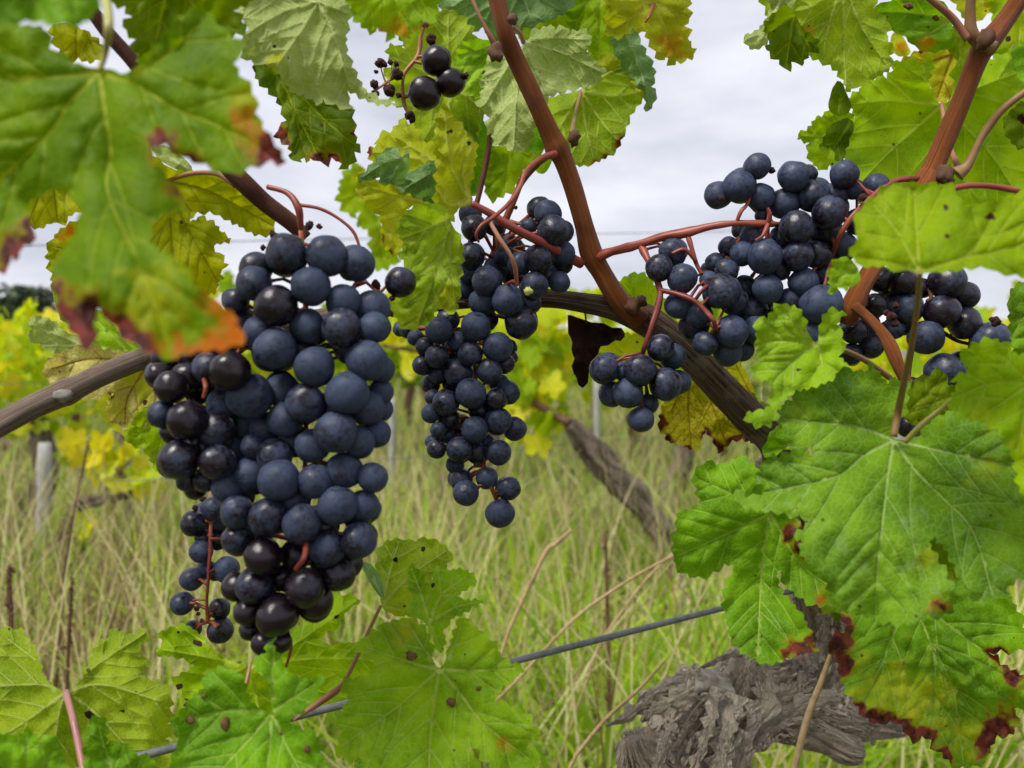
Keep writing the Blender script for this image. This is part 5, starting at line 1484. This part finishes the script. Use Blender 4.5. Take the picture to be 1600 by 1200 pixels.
leaf([(386, 1042), (355, 1030), (330, 1014), (310, 990), (290, 977), (275, 979), (249, 990), (255, 1005), (244, 1023), (275, 1025), (300, 1035), (303, 1045), (280, 1055), (267, 1066), (285, 1080), (290, 1100), (270, 1126), (300, 1145), (400, 1155), (425, 1100), (412, 1060)], (386, 1042), [[(330, 1028), (255, 1015)], [(330, 1070), (285, 1110)], [(400, 1090), (410, 1140)], [(345, 1020), (290, 985)]],
     .335, 'bright', ax=.2, ay=-.2, side='under', teeth=(14, 3), brn=[(309, 1003, 7), (278, 988, 5), (280, 1074, 8), (287, 1098, 8)], label='bright leaf below the small hanging bunch')
leaf([(388, 1042), (420, 1020), (442, 1000), (480, 970), (500, 946), (520, 930), (542, 932), (562, 937), (540, 956), (530, 975), (510, 986), (502, 1003), (520, 1010), (550, 1005), (582, 1010), (610, 1050), (575, 1095), (500, 1115), (440, 1105), (402, 1065)], (391, 1046), [[(470, 1000), (555, 940)], [(480, 1030), (590, 1030)], [(460, 1070), (540, 1090)]], .43, 'bright', ax=.1, ay=-.3, side='under', teeth=(16, 3), vgap=30, brn=[(527, 962, 6)], label='bright leaf directly under the largest bunch')
leaf([(425, 1114), (405, 1106), (387, 1090), (381, 1062), (365, 1048), (345, 1045), (320, 1055), (319, 1075), (300, 1090), (285, 1110), (271, 1130), (280, 1160), (268, 1200), (300, 1260), (420, 1285), (525, 1255), (508, 1200), (500, 1170), (495, 1150), (472, 1140), (452, 1126), (465, 1115), (482, 1100), (492, 1080), (504, 1054), (490, 1063), (470, 1060),
      (456, 1058), (441, 1040), (438, 1020), (431, 1022), (425, 997), (419, 1005), (413, 1025), (401, 1026), (400, 1045), (415, 1056), (420, 1080)], (425, 1113), [[(360, 1110), (285, 1125)], [(385, 1160), (310, 1240)], [(420, 1180), (410, 1275)], [(450, 1170), (490, 1240)], [(450, 1095), (490, 1070)], [(425, 1070), (426, 1010)]],
     .275, 'top', ax=.0, ay=-.42, teeth=(15, 4), vgap=36, galls=[(297, 1125, 10, .8), (352, 1130, 10, 1.5), (318, 1088, 6, 1.), (480, 1170, 7, 1.2), (440, 1145, 5, 1.)], label='green leaf with brown galls at the bottom left')
leaf([(687, 1044), (680, 1040), (672, 1010), (668, 990), (655, 975), (640, 965), (620, 970), (600, 975), (595, 983), (577, 990), (570, 1001), (557, 1012), (570, 1026), (592, 1040), (578, 1056), (555, 1060), (540, 1066), (534, 1076), (546, 1090), (535, 1110), (524, 1120), (536, 1150), (524, 1176), (545, 1185), (575, 1186), (580, 1205), (600, 1245), (680, 1255), (760, 1235),
      (734, 1170), (741, 1164), (755, 1180), (770, 1200), (800, 1212), (836, 1196), (840, 1176), (820, 1165), (847, 1155), (835, 1140), (821, 1116), (800, 1105), (775, 1096), (767, 1085), (780, 1075), (800, 1060), (819, 1045), (795, 1035), (785, 1030), (775, 1010), (765, 1000), (750, 985), (735, 978), (722, 964), (710, 990), (700, 1020), (693, 1040)],
     (687, 1046), [[(660, 1070), (620, 1105), (535, 1165)], [(678, 1100), (672, 1160), (668, 1240)], [(720, 1085), (755, 1130), (825, 1185)], [(640, 1035), (575, 1012)], [(740, 1048), (800, 1045)], [(660, 1010), (640, 975)], [(710, 1010), (722, 975)]],
     .315, 'young', ax=.05, ay=-.5, teeth=(16, 5), vgap=36, galls=[(705, 1097, 10, .9), (643, 1025, 13, .7), (748, 1075, 6, .8)], yel=[(630, 985, 25, .6)], org=[(790, 1165, 18, .3)], brn=[(607, 1155, 6, .7)], label='spread green leaf at the bottom centre, crossing the wire')
leaf([(639, 890), (645, 884), (660, 900), (667, 916), (676, 905), (680, 884), (690, 892), (720, 890), (741, 900), (742, 910), (728, 920), (714, 930), (725, 938), (757, 938), (735, 950), (720, 960), (705, 966), (700, 980), (692, 985), (696, 1000), (690, 1016), (680, 1012), (672, 985), (655, 966), (634, 960), (640, 945), (648, 935), (640, 920)], (672, 972),
     [[(655, 920), (644, 892)], [(690, 930), (730, 900)], [(710, 950), (748, 940)], [(685, 1005)]], .335, 'young', ax=.1, ay=-.3, teeth=(11, 3), vgap=20, yel=[(680, 940, 40, .35)], brn=[(675, 915, 5)], label='small ragged young leaf standing above the bottom centre leaf')
leaf([(590, 870), (600, 850), (625, 842), (640, 848), (665, 842), (690, 850), (704, 866), (694, 888), (676, 900), (660, 930), (632, 962), (612, 958), (596, 946), (592, 900)], (596, 946), [[(640, 900), (695, 862)], [(610, 890), (622, 850)], [(630, 955)]], .365, 'under', ax=.1, ay=-.3, side='under', teeth=(14, 3), brn=[(617, 875, 6), (660, 859, 6)], label='leaf with two brown holes right of the largest bunch tip')
leaf([(565, 878), (582, 884), (597, 908), (599, 937), (585, 921), (572, 900)], None, [[(595, 930)]], .36, 'blue', ax=.6, side='under', teeth=(30, 1))
leaf([(548, 1110), (575, 1100), (590, 1130), (585, 1180), (560, 1200), (545, 1160)], None, [[(565, 1190)]], .40, 'top', teeth=(14, 4))

# foliage carried on above the frame by the same shoots
rt = random.Random(5)
for (x0, y0, d0) in ((752, -400, .43), (765, -500, .45), (1735, -330, .42), (1765, -420, .44), (42, -300, .36), (58, -390, .38)):
    for k in range(2):
        o = bpy.data.objects.new('leaf', TL[rt.randrange(3) * 3 + rt.choice((0, 0, 2))])
        COL.objects.link(o)
        o.parent = VINE
        o.location = P(x0 + rt.uniform(-70, 70), y0 + rt.uniform(-50, 30), d0 + rt.uniform(-.03, .06)) - VINE.location
        s = rt.uniform(.035, .06)
        o.scale = (s, s, s)
        o.rotation_euler = (rt.uniform(.3, 1.6), rt.uniform(-.6, .6), rt.uniform(0, 6.28))
# ---------------------------------------------------------------- grapes
def grape_mesh(k):
    seg, rings = 28, 18
    v, f = [], []
    for i in range(rings + 1):
        th = math.pi * i / rings
        for j in range(seg):
            ph = 2 * math.pi * j / seg
            p = Vector((math.sin(th) * math.cos(ph), math.sin(th) * math.sin(ph), math.cos(th)))
            s = 1 + 0.07 * noise.noise(p * 1.3 + Vector((k * 5.1, 2, 0)))
            if i == 0: s *= 0.955
            if i == 1: s *= 0.985
            v.append(p * s)
    for i in range(rings):
        for j in range(seg):
            f.append((i * seg + j, (i + 1) * seg + j, (i + 1) * seg + (j + 1) % seg, i * seg + (j + 1) % seg))
    me = mesh('grape', v, f)
    me.materials.append(M_GRAPE)
    return me


GRAPES = [grape_mesh(k) for k in range(5)]


def bunch(name, label, grapes, base, rach, side_stems=(), fill=0, bloom=(0.55, 0.9), bloom_fn=None, curve=0.0, axis_x=None, seed=1, pad=0.85, stem_mat=None, maxback=0.05, shrivel=(), extra=None, reach=0.06, swell=1.03, axis_from=0):
    r = random.Random(seed)
    placed = []   # x,y,rpx,depth

    def settle(x, y, rp, d):
        for _ in range(40):
            bad = False
            for (x2, y2, r2, d2) in placed:
                R1, R2 = rp * d / F, r2 * d2 / F
                s = pad * (R1 + R2)
                l2 = ((x - x2) * d / F) ** 2 + ((y - y2) * d / F) ** 2
                if l2 < s * s:
                    dz = math.sqrt(s * s - l2)
                    if abs(d - d2) < dz - 1e-5:
                        d = d2 + dz + 1e-4
                        bad = True
            if not bad: break
        return d
    grapes = [(g[0], g[1], g[2] * swell) + tuple(g[3:]) for g in grapes]
    gs = sorted([(g[3] if len(g) > 3 else 0.0, i, g) for i, g in enumerate(grapes)], key=lambda t: (t[0], t[1]))
    for ly, i, g in gs:
        cx = axis_x(g[1]) if axis_x else g[0]
        b = base(g[0], g[1]) if callable(base) else base
        d = b + ly * 0.0042 + curve * ((g[0] - cx) / F * b) ** 2
        d = settle(g[0], g[1], g[2], d)
        placed.append((g[0], g[1], g[2], d))
    nfront = len(placed)
    front = list(placed)
    tries = 0
    while len(placed) < nfront + fill and tries < fill * 8:
        tries += 1
        x, y, rp, d = r.choice(front)
        x += r.uniform(-.25, .25) * rp; y += r.uniform(-.25, .25) * rp
        rp *= 0.9
        d2 = settle(x, y, rp, d + 0.008)
        if d2 < d + maxback: placed.append((x, y, rp, d2))
    top = P(rach[0][0], rach[0][1], rach[0][3])
    root = empty(name, top, label, 'grape bunch')
    for i, (x, y, rp, d) in enumerate(placed):
        o = bpy.data.objects.new('grape', GRAPES[r.randrange(5)])
        COL.objects.link(o)
        o.parent = root
        o.location = P(x, y, d) - top
        s = rp * d / F
        o.scale = (s * r.uniform(.96, 1.03), s * r.uniform(.95, 1.03), s * r.uniform(.97, 1.06))
        o.rotation_euler = (r.uniform(0, 6.28), r.uniform(0, 6.28), r.uniform(0, 6.28))
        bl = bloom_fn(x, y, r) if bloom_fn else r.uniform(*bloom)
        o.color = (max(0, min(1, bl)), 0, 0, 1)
    mb = MB()
    axes = []
    for path in [rach] + list(side_stems):
        mb.add(px_tube(path, 10, 10, knots=0.38, seed=path[0][0], thin=.68))
        if path is rach or len(path) > 4:
            axes += [P(q[0], q[1], q[3]) for q in catmull(path[axis_from:] if path is rach else path, 6)]
    for (x, y, rp, d) in placed:
        c = P(x, y, d)
        ax = min(axes, key=lambda q: (q - c).length)
        if (ax - c).length > reach: continue
        rr = rp * d / F
        dirv = (ax - c).normalized()
        mid = c.lerp(ax, 0.55) + Vector((0, 0, 0.1 * (ax - c).length))
        pts = [c + (mid - c).normalized() * rr * 0.9, c.lerp(mid, .7), mid, mid.lerp(ax, 0.6), ax]
        mb.add(tube_arrays(pts, [0.0012, 0.0007, 0.0007, 0.0008, 0.0009], 6))
    if extra: extra(mb)
    st = mb.build('stem', stem_mat or M_STEM, None, top)
    st.location = (0, 0, 0)
    st.parent = root
    for (x, y, rp, d) in shrivel:
        o = link('dried_berry', noise_ball(x, M_SHRIVEL), M_SHRIVEL, root, P(x, y, d) - top)
        s = rp * d / F
        o.scale = (s, s, s * 1.15); o.rotation_euler = (x, y, 0)
    return root


A = [(448, 398, 33), (511, 400, 33.5), (558, 412, 28.5, .6), (486, 447, 31, -.4), (397, 443, 28), (400, 420, 26, 1.2), (431, 478, 34, -.8), (480, 510, 29, .6), (534, 513, 32, -.8), (536, 471, 27, .5), (582, 481, 29, .4), (584, 512, 25, 0),
     (430, 544, 33.5, -.8), (491, 573, 32, -.5), (573, 563, 33, -.6), (595, 577, 22, 2), (543, 613, 34.5, -1), (574, 637, 28, .2), (477, 629, 30.5, -.3), (596, 612, 20, 2.4), (595, 640, 20, 2.4), (589, 677, 23, 1.4), (525, 675, 33, -1),
     (561, 690, 25, .2), (488, 697, 27, .5), (391, 619, 36, -.3), (360, 580, 32.5, -1.4), (325, 575, 25, .6), (268, 605, 26, .2), (248, 586, 20, 1.4), (293, 590, 25, 1), (268, 558, 29, 1.6), (302, 552, 28, 1.2), (253, 647, 22, .6), (293, 657, 31.5, -.5),
     (272, 674, 21, .6), (280, 718, 31.5, -.3), (339, 722, 29, .4), (338, 672, 29, 1.2), (312, 608, 25, 1), (380, 664, 23, 1.2), (397, 697, 20.5, 1.2), (415, 668, 24.5, 1), (446, 655, 29, .9), (429, 712, 27, .6), (436, 750, 31.5, -.8), (492, 752, 27.5, -.2),
     (538, 735, 29, .4), (582, 746, 24.5, .2), (527, 790, 31, -.6), (567, 790, 25, .6), (472, 818, 31, -1), (419, 807, 29.5, -.5), (560, 845, 28.5, -.4), (511, 857, 27.5, -.2), (529, 897, 27, .2), (477, 918, 30.5, -1), (433, 962, 31, -1),
     (411, 870, 28.5, -.7), (398, 915, 29, -.4), (369, 917, 23, .8), (389, 955, 23.5, .6), (391, 985, 16, 1.6), (411, 1005, 19, .4), (438, 1003, 18, 1), (494, 938, 28, .6), (493, 945, 27, 1.6), (443, 902, 21, 1.6), (371, 800, 26.5, .3), (371, 842, 24.5, .6), (320, 752, 18, 1.2),
     (293, 751, 17, 1.4), (305, 764, 16.5, 2), (355, 762, 24, 1), (350, 632, 28, 1.8), (440, 610, 27, 1.4), (392, 742, 28, 1.4), (372, 772, 26, 1.8), (460, 782, 27, 1.4), (462, 868, 25, 1.6), (505, 822, 25, 1.4), (558, 805, 24, 1.6), (398, 838, 25, 1.4), (405, 520, 27, 1.4),
     (376, 506, 26, 1.4), (369, 470, 20, 1.8), (520, 640, 27, 1.4), (460, 690, 26, 1.6), (365, 705, 28, 2.2), (320, 700, 28, 1.8), (470, 545, 26, 1.6), (548, 545, 24, 1.6), (350, 535, 28, 1.8), (330, 520, 26, 2.2), (510, 880, 24, 1.6), (545, 880, 22, 2)]


def bloom_shadeA(x, y, r):
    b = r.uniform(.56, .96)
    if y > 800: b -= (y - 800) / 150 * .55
    if x < 345: b -= .32  # left shoulder: bloom is missing there, and its shade is put into the tone
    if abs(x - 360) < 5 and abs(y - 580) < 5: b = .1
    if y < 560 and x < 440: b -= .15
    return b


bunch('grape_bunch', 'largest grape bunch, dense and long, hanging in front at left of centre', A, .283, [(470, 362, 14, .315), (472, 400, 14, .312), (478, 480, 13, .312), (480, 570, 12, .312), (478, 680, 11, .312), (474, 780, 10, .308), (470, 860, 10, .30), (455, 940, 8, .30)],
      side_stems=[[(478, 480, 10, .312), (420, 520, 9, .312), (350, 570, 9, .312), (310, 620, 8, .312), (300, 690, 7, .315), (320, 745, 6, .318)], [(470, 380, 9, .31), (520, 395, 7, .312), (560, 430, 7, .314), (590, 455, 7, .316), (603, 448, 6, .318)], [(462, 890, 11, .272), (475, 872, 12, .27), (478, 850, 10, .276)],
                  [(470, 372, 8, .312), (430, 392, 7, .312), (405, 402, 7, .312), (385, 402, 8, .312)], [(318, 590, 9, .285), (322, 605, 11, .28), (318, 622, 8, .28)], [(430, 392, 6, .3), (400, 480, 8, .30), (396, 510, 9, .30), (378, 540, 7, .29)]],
      fill=80, swell=1.0, bloom_fn=bloom_shadeA, curve=2.0, axis_x=lambda y: 470, seed=3,
      shrivel=[(484, 352, 6, .315), (499, 354, 4, .316), (427, 367, 6, .31), (411, 387, 4, .312), (588, 446, 7, .317), (613, 466, 4, .317)])
lone = bpy.data.objects.new('grape', GRAPES[2])
COL.objects.link(lone)
lone.parent = bpy.data.objects['grape_bunch']
lone.location = P(626, 441, .318) - lone.parent.location
lone.scale = (24.5 * .318 / F,) * 3
lone.color = (.55, 0, 0, 1)

B = [(333, 794, 18.5), (340, 818, 18, 1.4), (302, 818, 19.5), (318, 802, 16, 1.4), (320, 840, 15, 1), (342, 845, 14, 1), (314, 861, 18, -.3), (354, 890, 20.5), (322, 890, 14.5, 1), (338, 893, 14, 1.4), (300, 905, 17.5), (285, 943, 18), (343, 951, 16, .6), (344, 985, 19.5), (302, 982, 13, 1)]
bunch('grape_bunch', 'small loose bunch with bare red stem hanging behind the largest bunch', B, .36, [(338, 780, 6, .372), (330, 815, 7, .36), (328, 860, 8, .356), (326, 900, 7, .354), (323, 940, 7, .354), (325, 972, 8, .356)],
      side_stems=[[(324, 938, 4, .354), (310, 937, 4, .354), (302, 938, 6, .356)], [(325, 972, 6, .356), (314, 976, 6, .357), (308, 982, 7, .36)], [(325, 970, 6, .356), (334, 974, 8, .356), (338, 980, 8, .352)], [(328, 842, 7, .356), (345, 842, 6, .358)]],
      fill=0, bloom=(.5, .8), seed=5, shrivel=[(307, 951, 4, .354), (310, 959, 3, .354), (315, 970, 3, .354), (317, 780, 4, .36), (305, 794, 4, .36), (335, 950, 5, .35)])

C = [(842, 326, 19, 1.2), (856, 334, 21.5, .3), (864, 360, 24.5, -.8), (879, 362, 18, 1), (741, 356, 20.5), (735, 335, 18, 1.2), (772, 352, 17, 1.2), (736, 400, 20.5), (735, 425, 20, 1), (841, 404, 22.5, -.4), (812, 412, 19, .8), (881, 396, 18.5, .9), (877, 411, 18, 1.4), (874, 441, 17, 1), (855, 430, 18, 1.3),
     (835, 446, 22, -.4), (761, 439, 23.5, -.6), (793, 469, 25, -1.2), (814, 505, 25, -.4), (755, 472, 22, .6), (829, 474, 17, 1.2), (790, 402, 18, 1.8), (795, 380, 15, 2), (826, 354, 13, 2), (806, 386, 13, 2), (743, 511, 23.5, -.2), (685, 516, 21, 0), (777, 542, 22.5, -.2), (735, 553, 19.5, -.1), (682, 557, 18.5, -.2),
     (664, 542, 15, 1), (660, 571, 15.5, 1), (649, 528, 13, 2), (638, 515, 14, 2), (626, 514, 12, 2.2), (716, 582, 23, 0), (765, 580, 20.5, -.1), (789, 568, 15, 1), (797, 558, 12, 2), (795, 543, 13, 2), (685, 584, 16, 1), (673, 600, 15, 1.2), (736, 615, 23.5, -.8), (697, 629, 21, -.3), (677, 621, 13, 1), (775, 624, 17.5, -.2), (793, 613, 19, .3),
     (673, 646, 14.5, .2), (702, 655, 18, 1), (742, 671, 20.5, -.6), (778, 658, 21.5, .1), (804, 670, 19, .3), (718, 702, 19.5, -.2), (779, 707, 20.5, 0), (745, 707, 17, 1.4), (685, 671, 12), (682, 702, 15.5), (677, 690, 11.5, 1), (700, 681, 12.5, 1), (713, 680, 14, 1), (711, 727, 14, 1), (748, 722, 9, 2),
     (721, 750, 18.5, .4), (728, 770, 20.5, -.2), (761, 747, 17, 1), (795, 763, 18.5, .2), (781, 802, 22, -.2), (700, 500, 18, 2), (715, 535, 18, 1.6), (760, 500, 18, 2), (710, 600, 18, 2), (750, 640, 18, 1.6), (720, 665, 18, 1.8), (760, 690, 12, 2), (705, 545, 16, 2), (780, 600, 16, 2), (725, 450, 20, 2), (775, 420, 20, 2), (800, 430, 18, 2), (690, 470, 18, 2.4)]
bunch('grape_bunch', 'long bunch in the centre tapering to one lowest grape', C, .385, [(868, 236, 16, .392), (838, 256, 16, .40), (815, 285, 17, .402), (793, 335, 17, .403), (772, 395, 17, .405), (755, 440, 14, .408), (745, 500, 10, .408), (742, 580, 9, .408), (750, 650, 9, .402), (753, 700, 9, .395), (757, 730, 9, .39), (764, 752, 10, .386), (775, 780, 9, .388)],
      side_stems=[[(765, 752, 8, .386), (752, 758, 7, .386), (746, 763, 7, .387)], [(757, 730, 8, .389), (744, 740, 8, .389), (736, 746, 6, .391)], [(790, 345, 10, .403), (815, 350, 8, .40), (842, 350, 7, .40)], [(742, 545, 9, .392), (722, 528, 9, .388), (710, 540, 8, .388), (700, 545, 7, .39)], [(808, 440, 9, .364), (800, 440, 8, .37), (790, 445, 7, .38)],
                  [(748, 670, 7, .4), (715, 672, 6, .398), (697, 672, 6, .392)]],
      fill=30, axis_from=4, bloom=(.5, .85), curve=2.0, axis_x=lambda y: 740, seed=7, shrivel=[(806, 324, 3, .40), (700, 668, 4, .388)])

D = [(944, 577, 23), (1000, 578, 25, -.6), (972, 580, 15, 1), (1032, 543, 21.5), (1053, 557, 19.5, .6), (955, 616, 20, .8), (981, 614, 23, 0), (1040, 600, 25.5, -.2), (1061, 597, 19, 1), (1013, 631, 16, 1), (1002, 655, 20.5, .6),
     (1051, 395, 21.5, .4), (1030, 419, 22, 0), (1066, 435, 23.5, -.2), (1127, 455, 28, -.8), (1146, 470, 22, .6), (1135, 423, 18.5, .3), (1118, 410, 15.5, 1), (1108, 422, 12.5, 1), (1107, 437, 14, 1), (1163, 448, 18, .9), (1060, 477, 21, .8), (1092, 492, 20, .6), (1084, 510, 23, 1.4), (1143, 518, 25.5, -.6), (1102, 537, 19.5, -.2), (1136, 550, 22.5, .5), (1159, 546, 18.5, 1.2), (1171, 488, 28, 1.3), (1181, 516, 22, 1.6),
     (1183, 260, 20.5), (1154, 291, 25, -.2), (1122, 305, 21.5, .7), (1188, 308, 22, -.2), (1240, 276, 22.5, .2), (1262, 272, 15, 1), (1225, 318, 24, .5), (1245, 295, 20, 1.4), (1269, 306, 25.5, -.1), (1306, 304, 19, .8), (1319, 272, 21.5, 0), (1336, 296, 15, 1), (1369, 293, 20.5, .8), (1296, 332, 26.5, -.8), (1291, 358, 22, .8), (1244, 355, 26, -.8),
     (1195, 401, 26, -.6), (1160, 396, 19.5, .1), (1138, 385, 15, .7), (1174, 367, 17.5, 1), (1156, 360, 13, 1.4), (1246, 400, 23.5, -.3), (1276, 398, 22.5, .4), (1221, 371, 18, 1.3), (1191, 336, 11, 1.5), (1314, 386, 24, .8), (1200, 452, 23.5, .2), (1256, 441, 23.5, .3), (1283, 476, 30.5, -.7), (1235, 470, 20, 1.3), (1288, 430, 20, 1.5), (1275, 521, 25, .9),
     (1215, 420, 20, 1.6), (1310, 420, 22, 1.6), (1220, 500, 24, 1.4), (1240, 520, 22, 1.8), (1260, 380, 20, 2), (1340, 345, 20, 1.6), (1195, 480, 20, 1.8)]
bunch('grape_bunch', 'wide branching bunch right of the central shoot on a long rose stem', D, lambda x, y: .372, [(935, 402, 24, .402), (955, 393, 20, .398), (988, 384, 21, .39), (1030, 372, 21, .383), (1072, 364, 22, .378), (1110, 354, 17, .374), (1150, 349, 15, .37), (1200, 350, 14, .37), (1222, 352, 12, .378), (1260, 370, 8, .392), (1285, 420, 7, .395)],
      side_stems=[[(1002, 384, 16, .388), (1012, 405, 14, .382), (1024, 432, 13, .376), (1032, 455, 14, .372), (1026, 485, 14, .37), (1016, 515, 12, .368), (1006, 545, 12, .37), (1003, 560, 8, .38)], [(1031, 453, 13, .372), (1060, 460, 12, .368), (1085, 470, 12, .364), (1102, 486, 12, .362), (1114, 500, 11, .36), (1118, 512, 9, .364)],
                  [(1074, 366, 12, .378), (1080, 388, 11, .376), (1088, 412, 10, .375), (1096, 428, 9, .375)], [(1150, 349, 8, .37), (1158, 330, 9, .368), (1168, 318, 7, .37), (1180, 285, 6, .378)], [(1200, 350, 10, .368), (1203, 335, 8, .366), (1200, 325, 6, .366)], [(1200, 350, 9, .367), (1192, 368, 8, .365), (1180, 376, 6, .366)], [(1088, 408, 9, .374), (1070, 390, 8, .372), (1050, 396, 7, .373)],
                  [(1440, 280, 15, .376), (1400, 282, 13, .372), (1362, 308, 12, .366), (1335, 335, 12, .362), (1312, 368, 13, .366), (1300, 400, 10, .38)], [(1085, 470, 7, .364), (1095, 455, 7, .362), (1106, 446, 7, .365)],
                  [(1222, 352, 9, .385), (1240, 320, 8, .392), (1275, 300, 7, .395), (1310, 295, 6, .395), (1345, 300, 6, .395)], [(1222, 352, 9, .385), (1210, 390, 8, .395), (1230, 430, 7, .40), (1250, 470, 7, .40), (1260, 510, 6, .40)], [(1200, 352, 7, .385), (1180, 330, 6, .392), (1160, 310, 6, .392), (1150, 300, 6, .392), (1135, 300, 5, .392)]],
      reach=.034, axis_from=7, fill=40, bloom=(.55, .9), seed=9, stem_mat=M_PEDUNC, shrivel=[(1127, 311, 4, .35), (1206, 266, 5, .372), (1348, 309, 6, .36)])

Gg = [(1367, 477, 18.5, .2), (1335, 517, 20, .4), (1361, 541, 19, .6), (1329, 554, 18, 1), (1355, 507, 18, 1.2), (1409, 440, 22.5, .2), (1376, 436, 20, 1), (1418, 482, 22, .3), (1480, 440, 27.5), (1505, 462, 22.5, .4), (1471, 487, 25.5, -.3), (1507, 505, 24.5, 0), (1447, 527, 26.5, 0), (1396, 515, 16, 1), (1413, 507, 17, 1), (1547, 532, 28, 0), (1476, 580, 28, 0), (1500, 572, 23, .7), (1425, 600, 11, 1), (1420, 665, 19, 1), (1390, 450, 18, 2), (1395, 480, 16, 2), (1440, 450, 16, 2)]
bunch('grape_bunch', 'dark bunch half hidden behind the near right leaf', Gg, .385, [(1405, 352, 12, .39), (1412, 400, 10, .40), (1425, 460, 9, .402), (1450, 500, 9, .402), (1490, 530, 9, .40), (1518, 540, 8, .395), (1512, 560, 8, .395)],
      side_stems=[[(1450, 445, 9, .39), (1455, 465, 9, .385), (1448, 470, 6, .38)], [(1517, 520, 8, .388), (1514, 545, 7, .388), (1506, 562, 9, .388)], [(1425, 470, 8, .4), (1390, 500, 8, .398), (1350, 520, 7, .396)], [(1430, 520, 6, .4), (1420, 600, 6, .395), (1420, 650, 6, .395)]],
      fill=12, bloom=(.4, .75), seed=13, stem_mat=M_DOCK, shrivel=[(1555, 502, 7, .37), (1393, 495, 7, .36), (1400, 478, 5, .36), (1398, 505, 6, .36), (1385, 488, 4, .362)])

H = [(682, 95, 23.5), (663, 146, 26, -.3), (704, 129, 22.5, .4)]
bunch('grape_bunch', 'tiny bunch of three dark grapes and dried berries at the top', H, .365, [(664, 35, 8, .37), (658, 55, 9, .37), (656, 75, 9, .37), (650, 92, 9, .368), (632, 115, 8, .366), (629, 140, 7, .366), (632, 165, 7, .366), (638, 178, 6, .366)],
      side_stems=[[(632, 116, 7, .366), (612, 124, 6, .365), (600, 132, 6, .364), (588, 140, 6, .364)], [(603, 130, 4, .364), (597, 113, 3, .364), (594, 102, 4, .364)], [(612, 124, 3, .365), (612, 108, 2, .364), (611, 99, 3, .364)], [(608, 126, 3, .364), (609, 140, 5, .364)], [(610, 122, 3, .364), (616, 110, 2, .364), (619, 102, 2, .364)]],
      fill=0, bloom=(.02, .15), seed=17, stem_mat=M_CANE_DARK and simple_mat('tiny_bunch_stem', (0.22, 0.07, 0.03), (0.33, 0.13, 0.045), 160, .45, .4),
      shrivel=[(674, 62, 8, .368), (594, 99, 7, .364), (600, 100, 5, .364), (610, 97, 4, .364), (619, 100, 4, .364), (588, 112, 3, .364), (621, 116, 8, .362), (585, 132, 6, .364), (586, 146, 6, .364), (609, 142, 8, .364), (604, 138, 5, .364), (623, 149, 4, .364), (640, 180, 7, .366), (644, 186, 5, .366), (727, 118, 5, .364)])
o = link('unripe_berry', noise_ball(2, M_GREENBERRY), M_GREENBERRY, None, P(825, 455, .36)); o.scale = (.002, .002, .002)
o.parent = [q for q in bpy.data.objects if q.name.startswith('grape_bunch') and 'centre tapering' in q['label']][0]
o.location = P(825, 455, .358) - o.parent.location
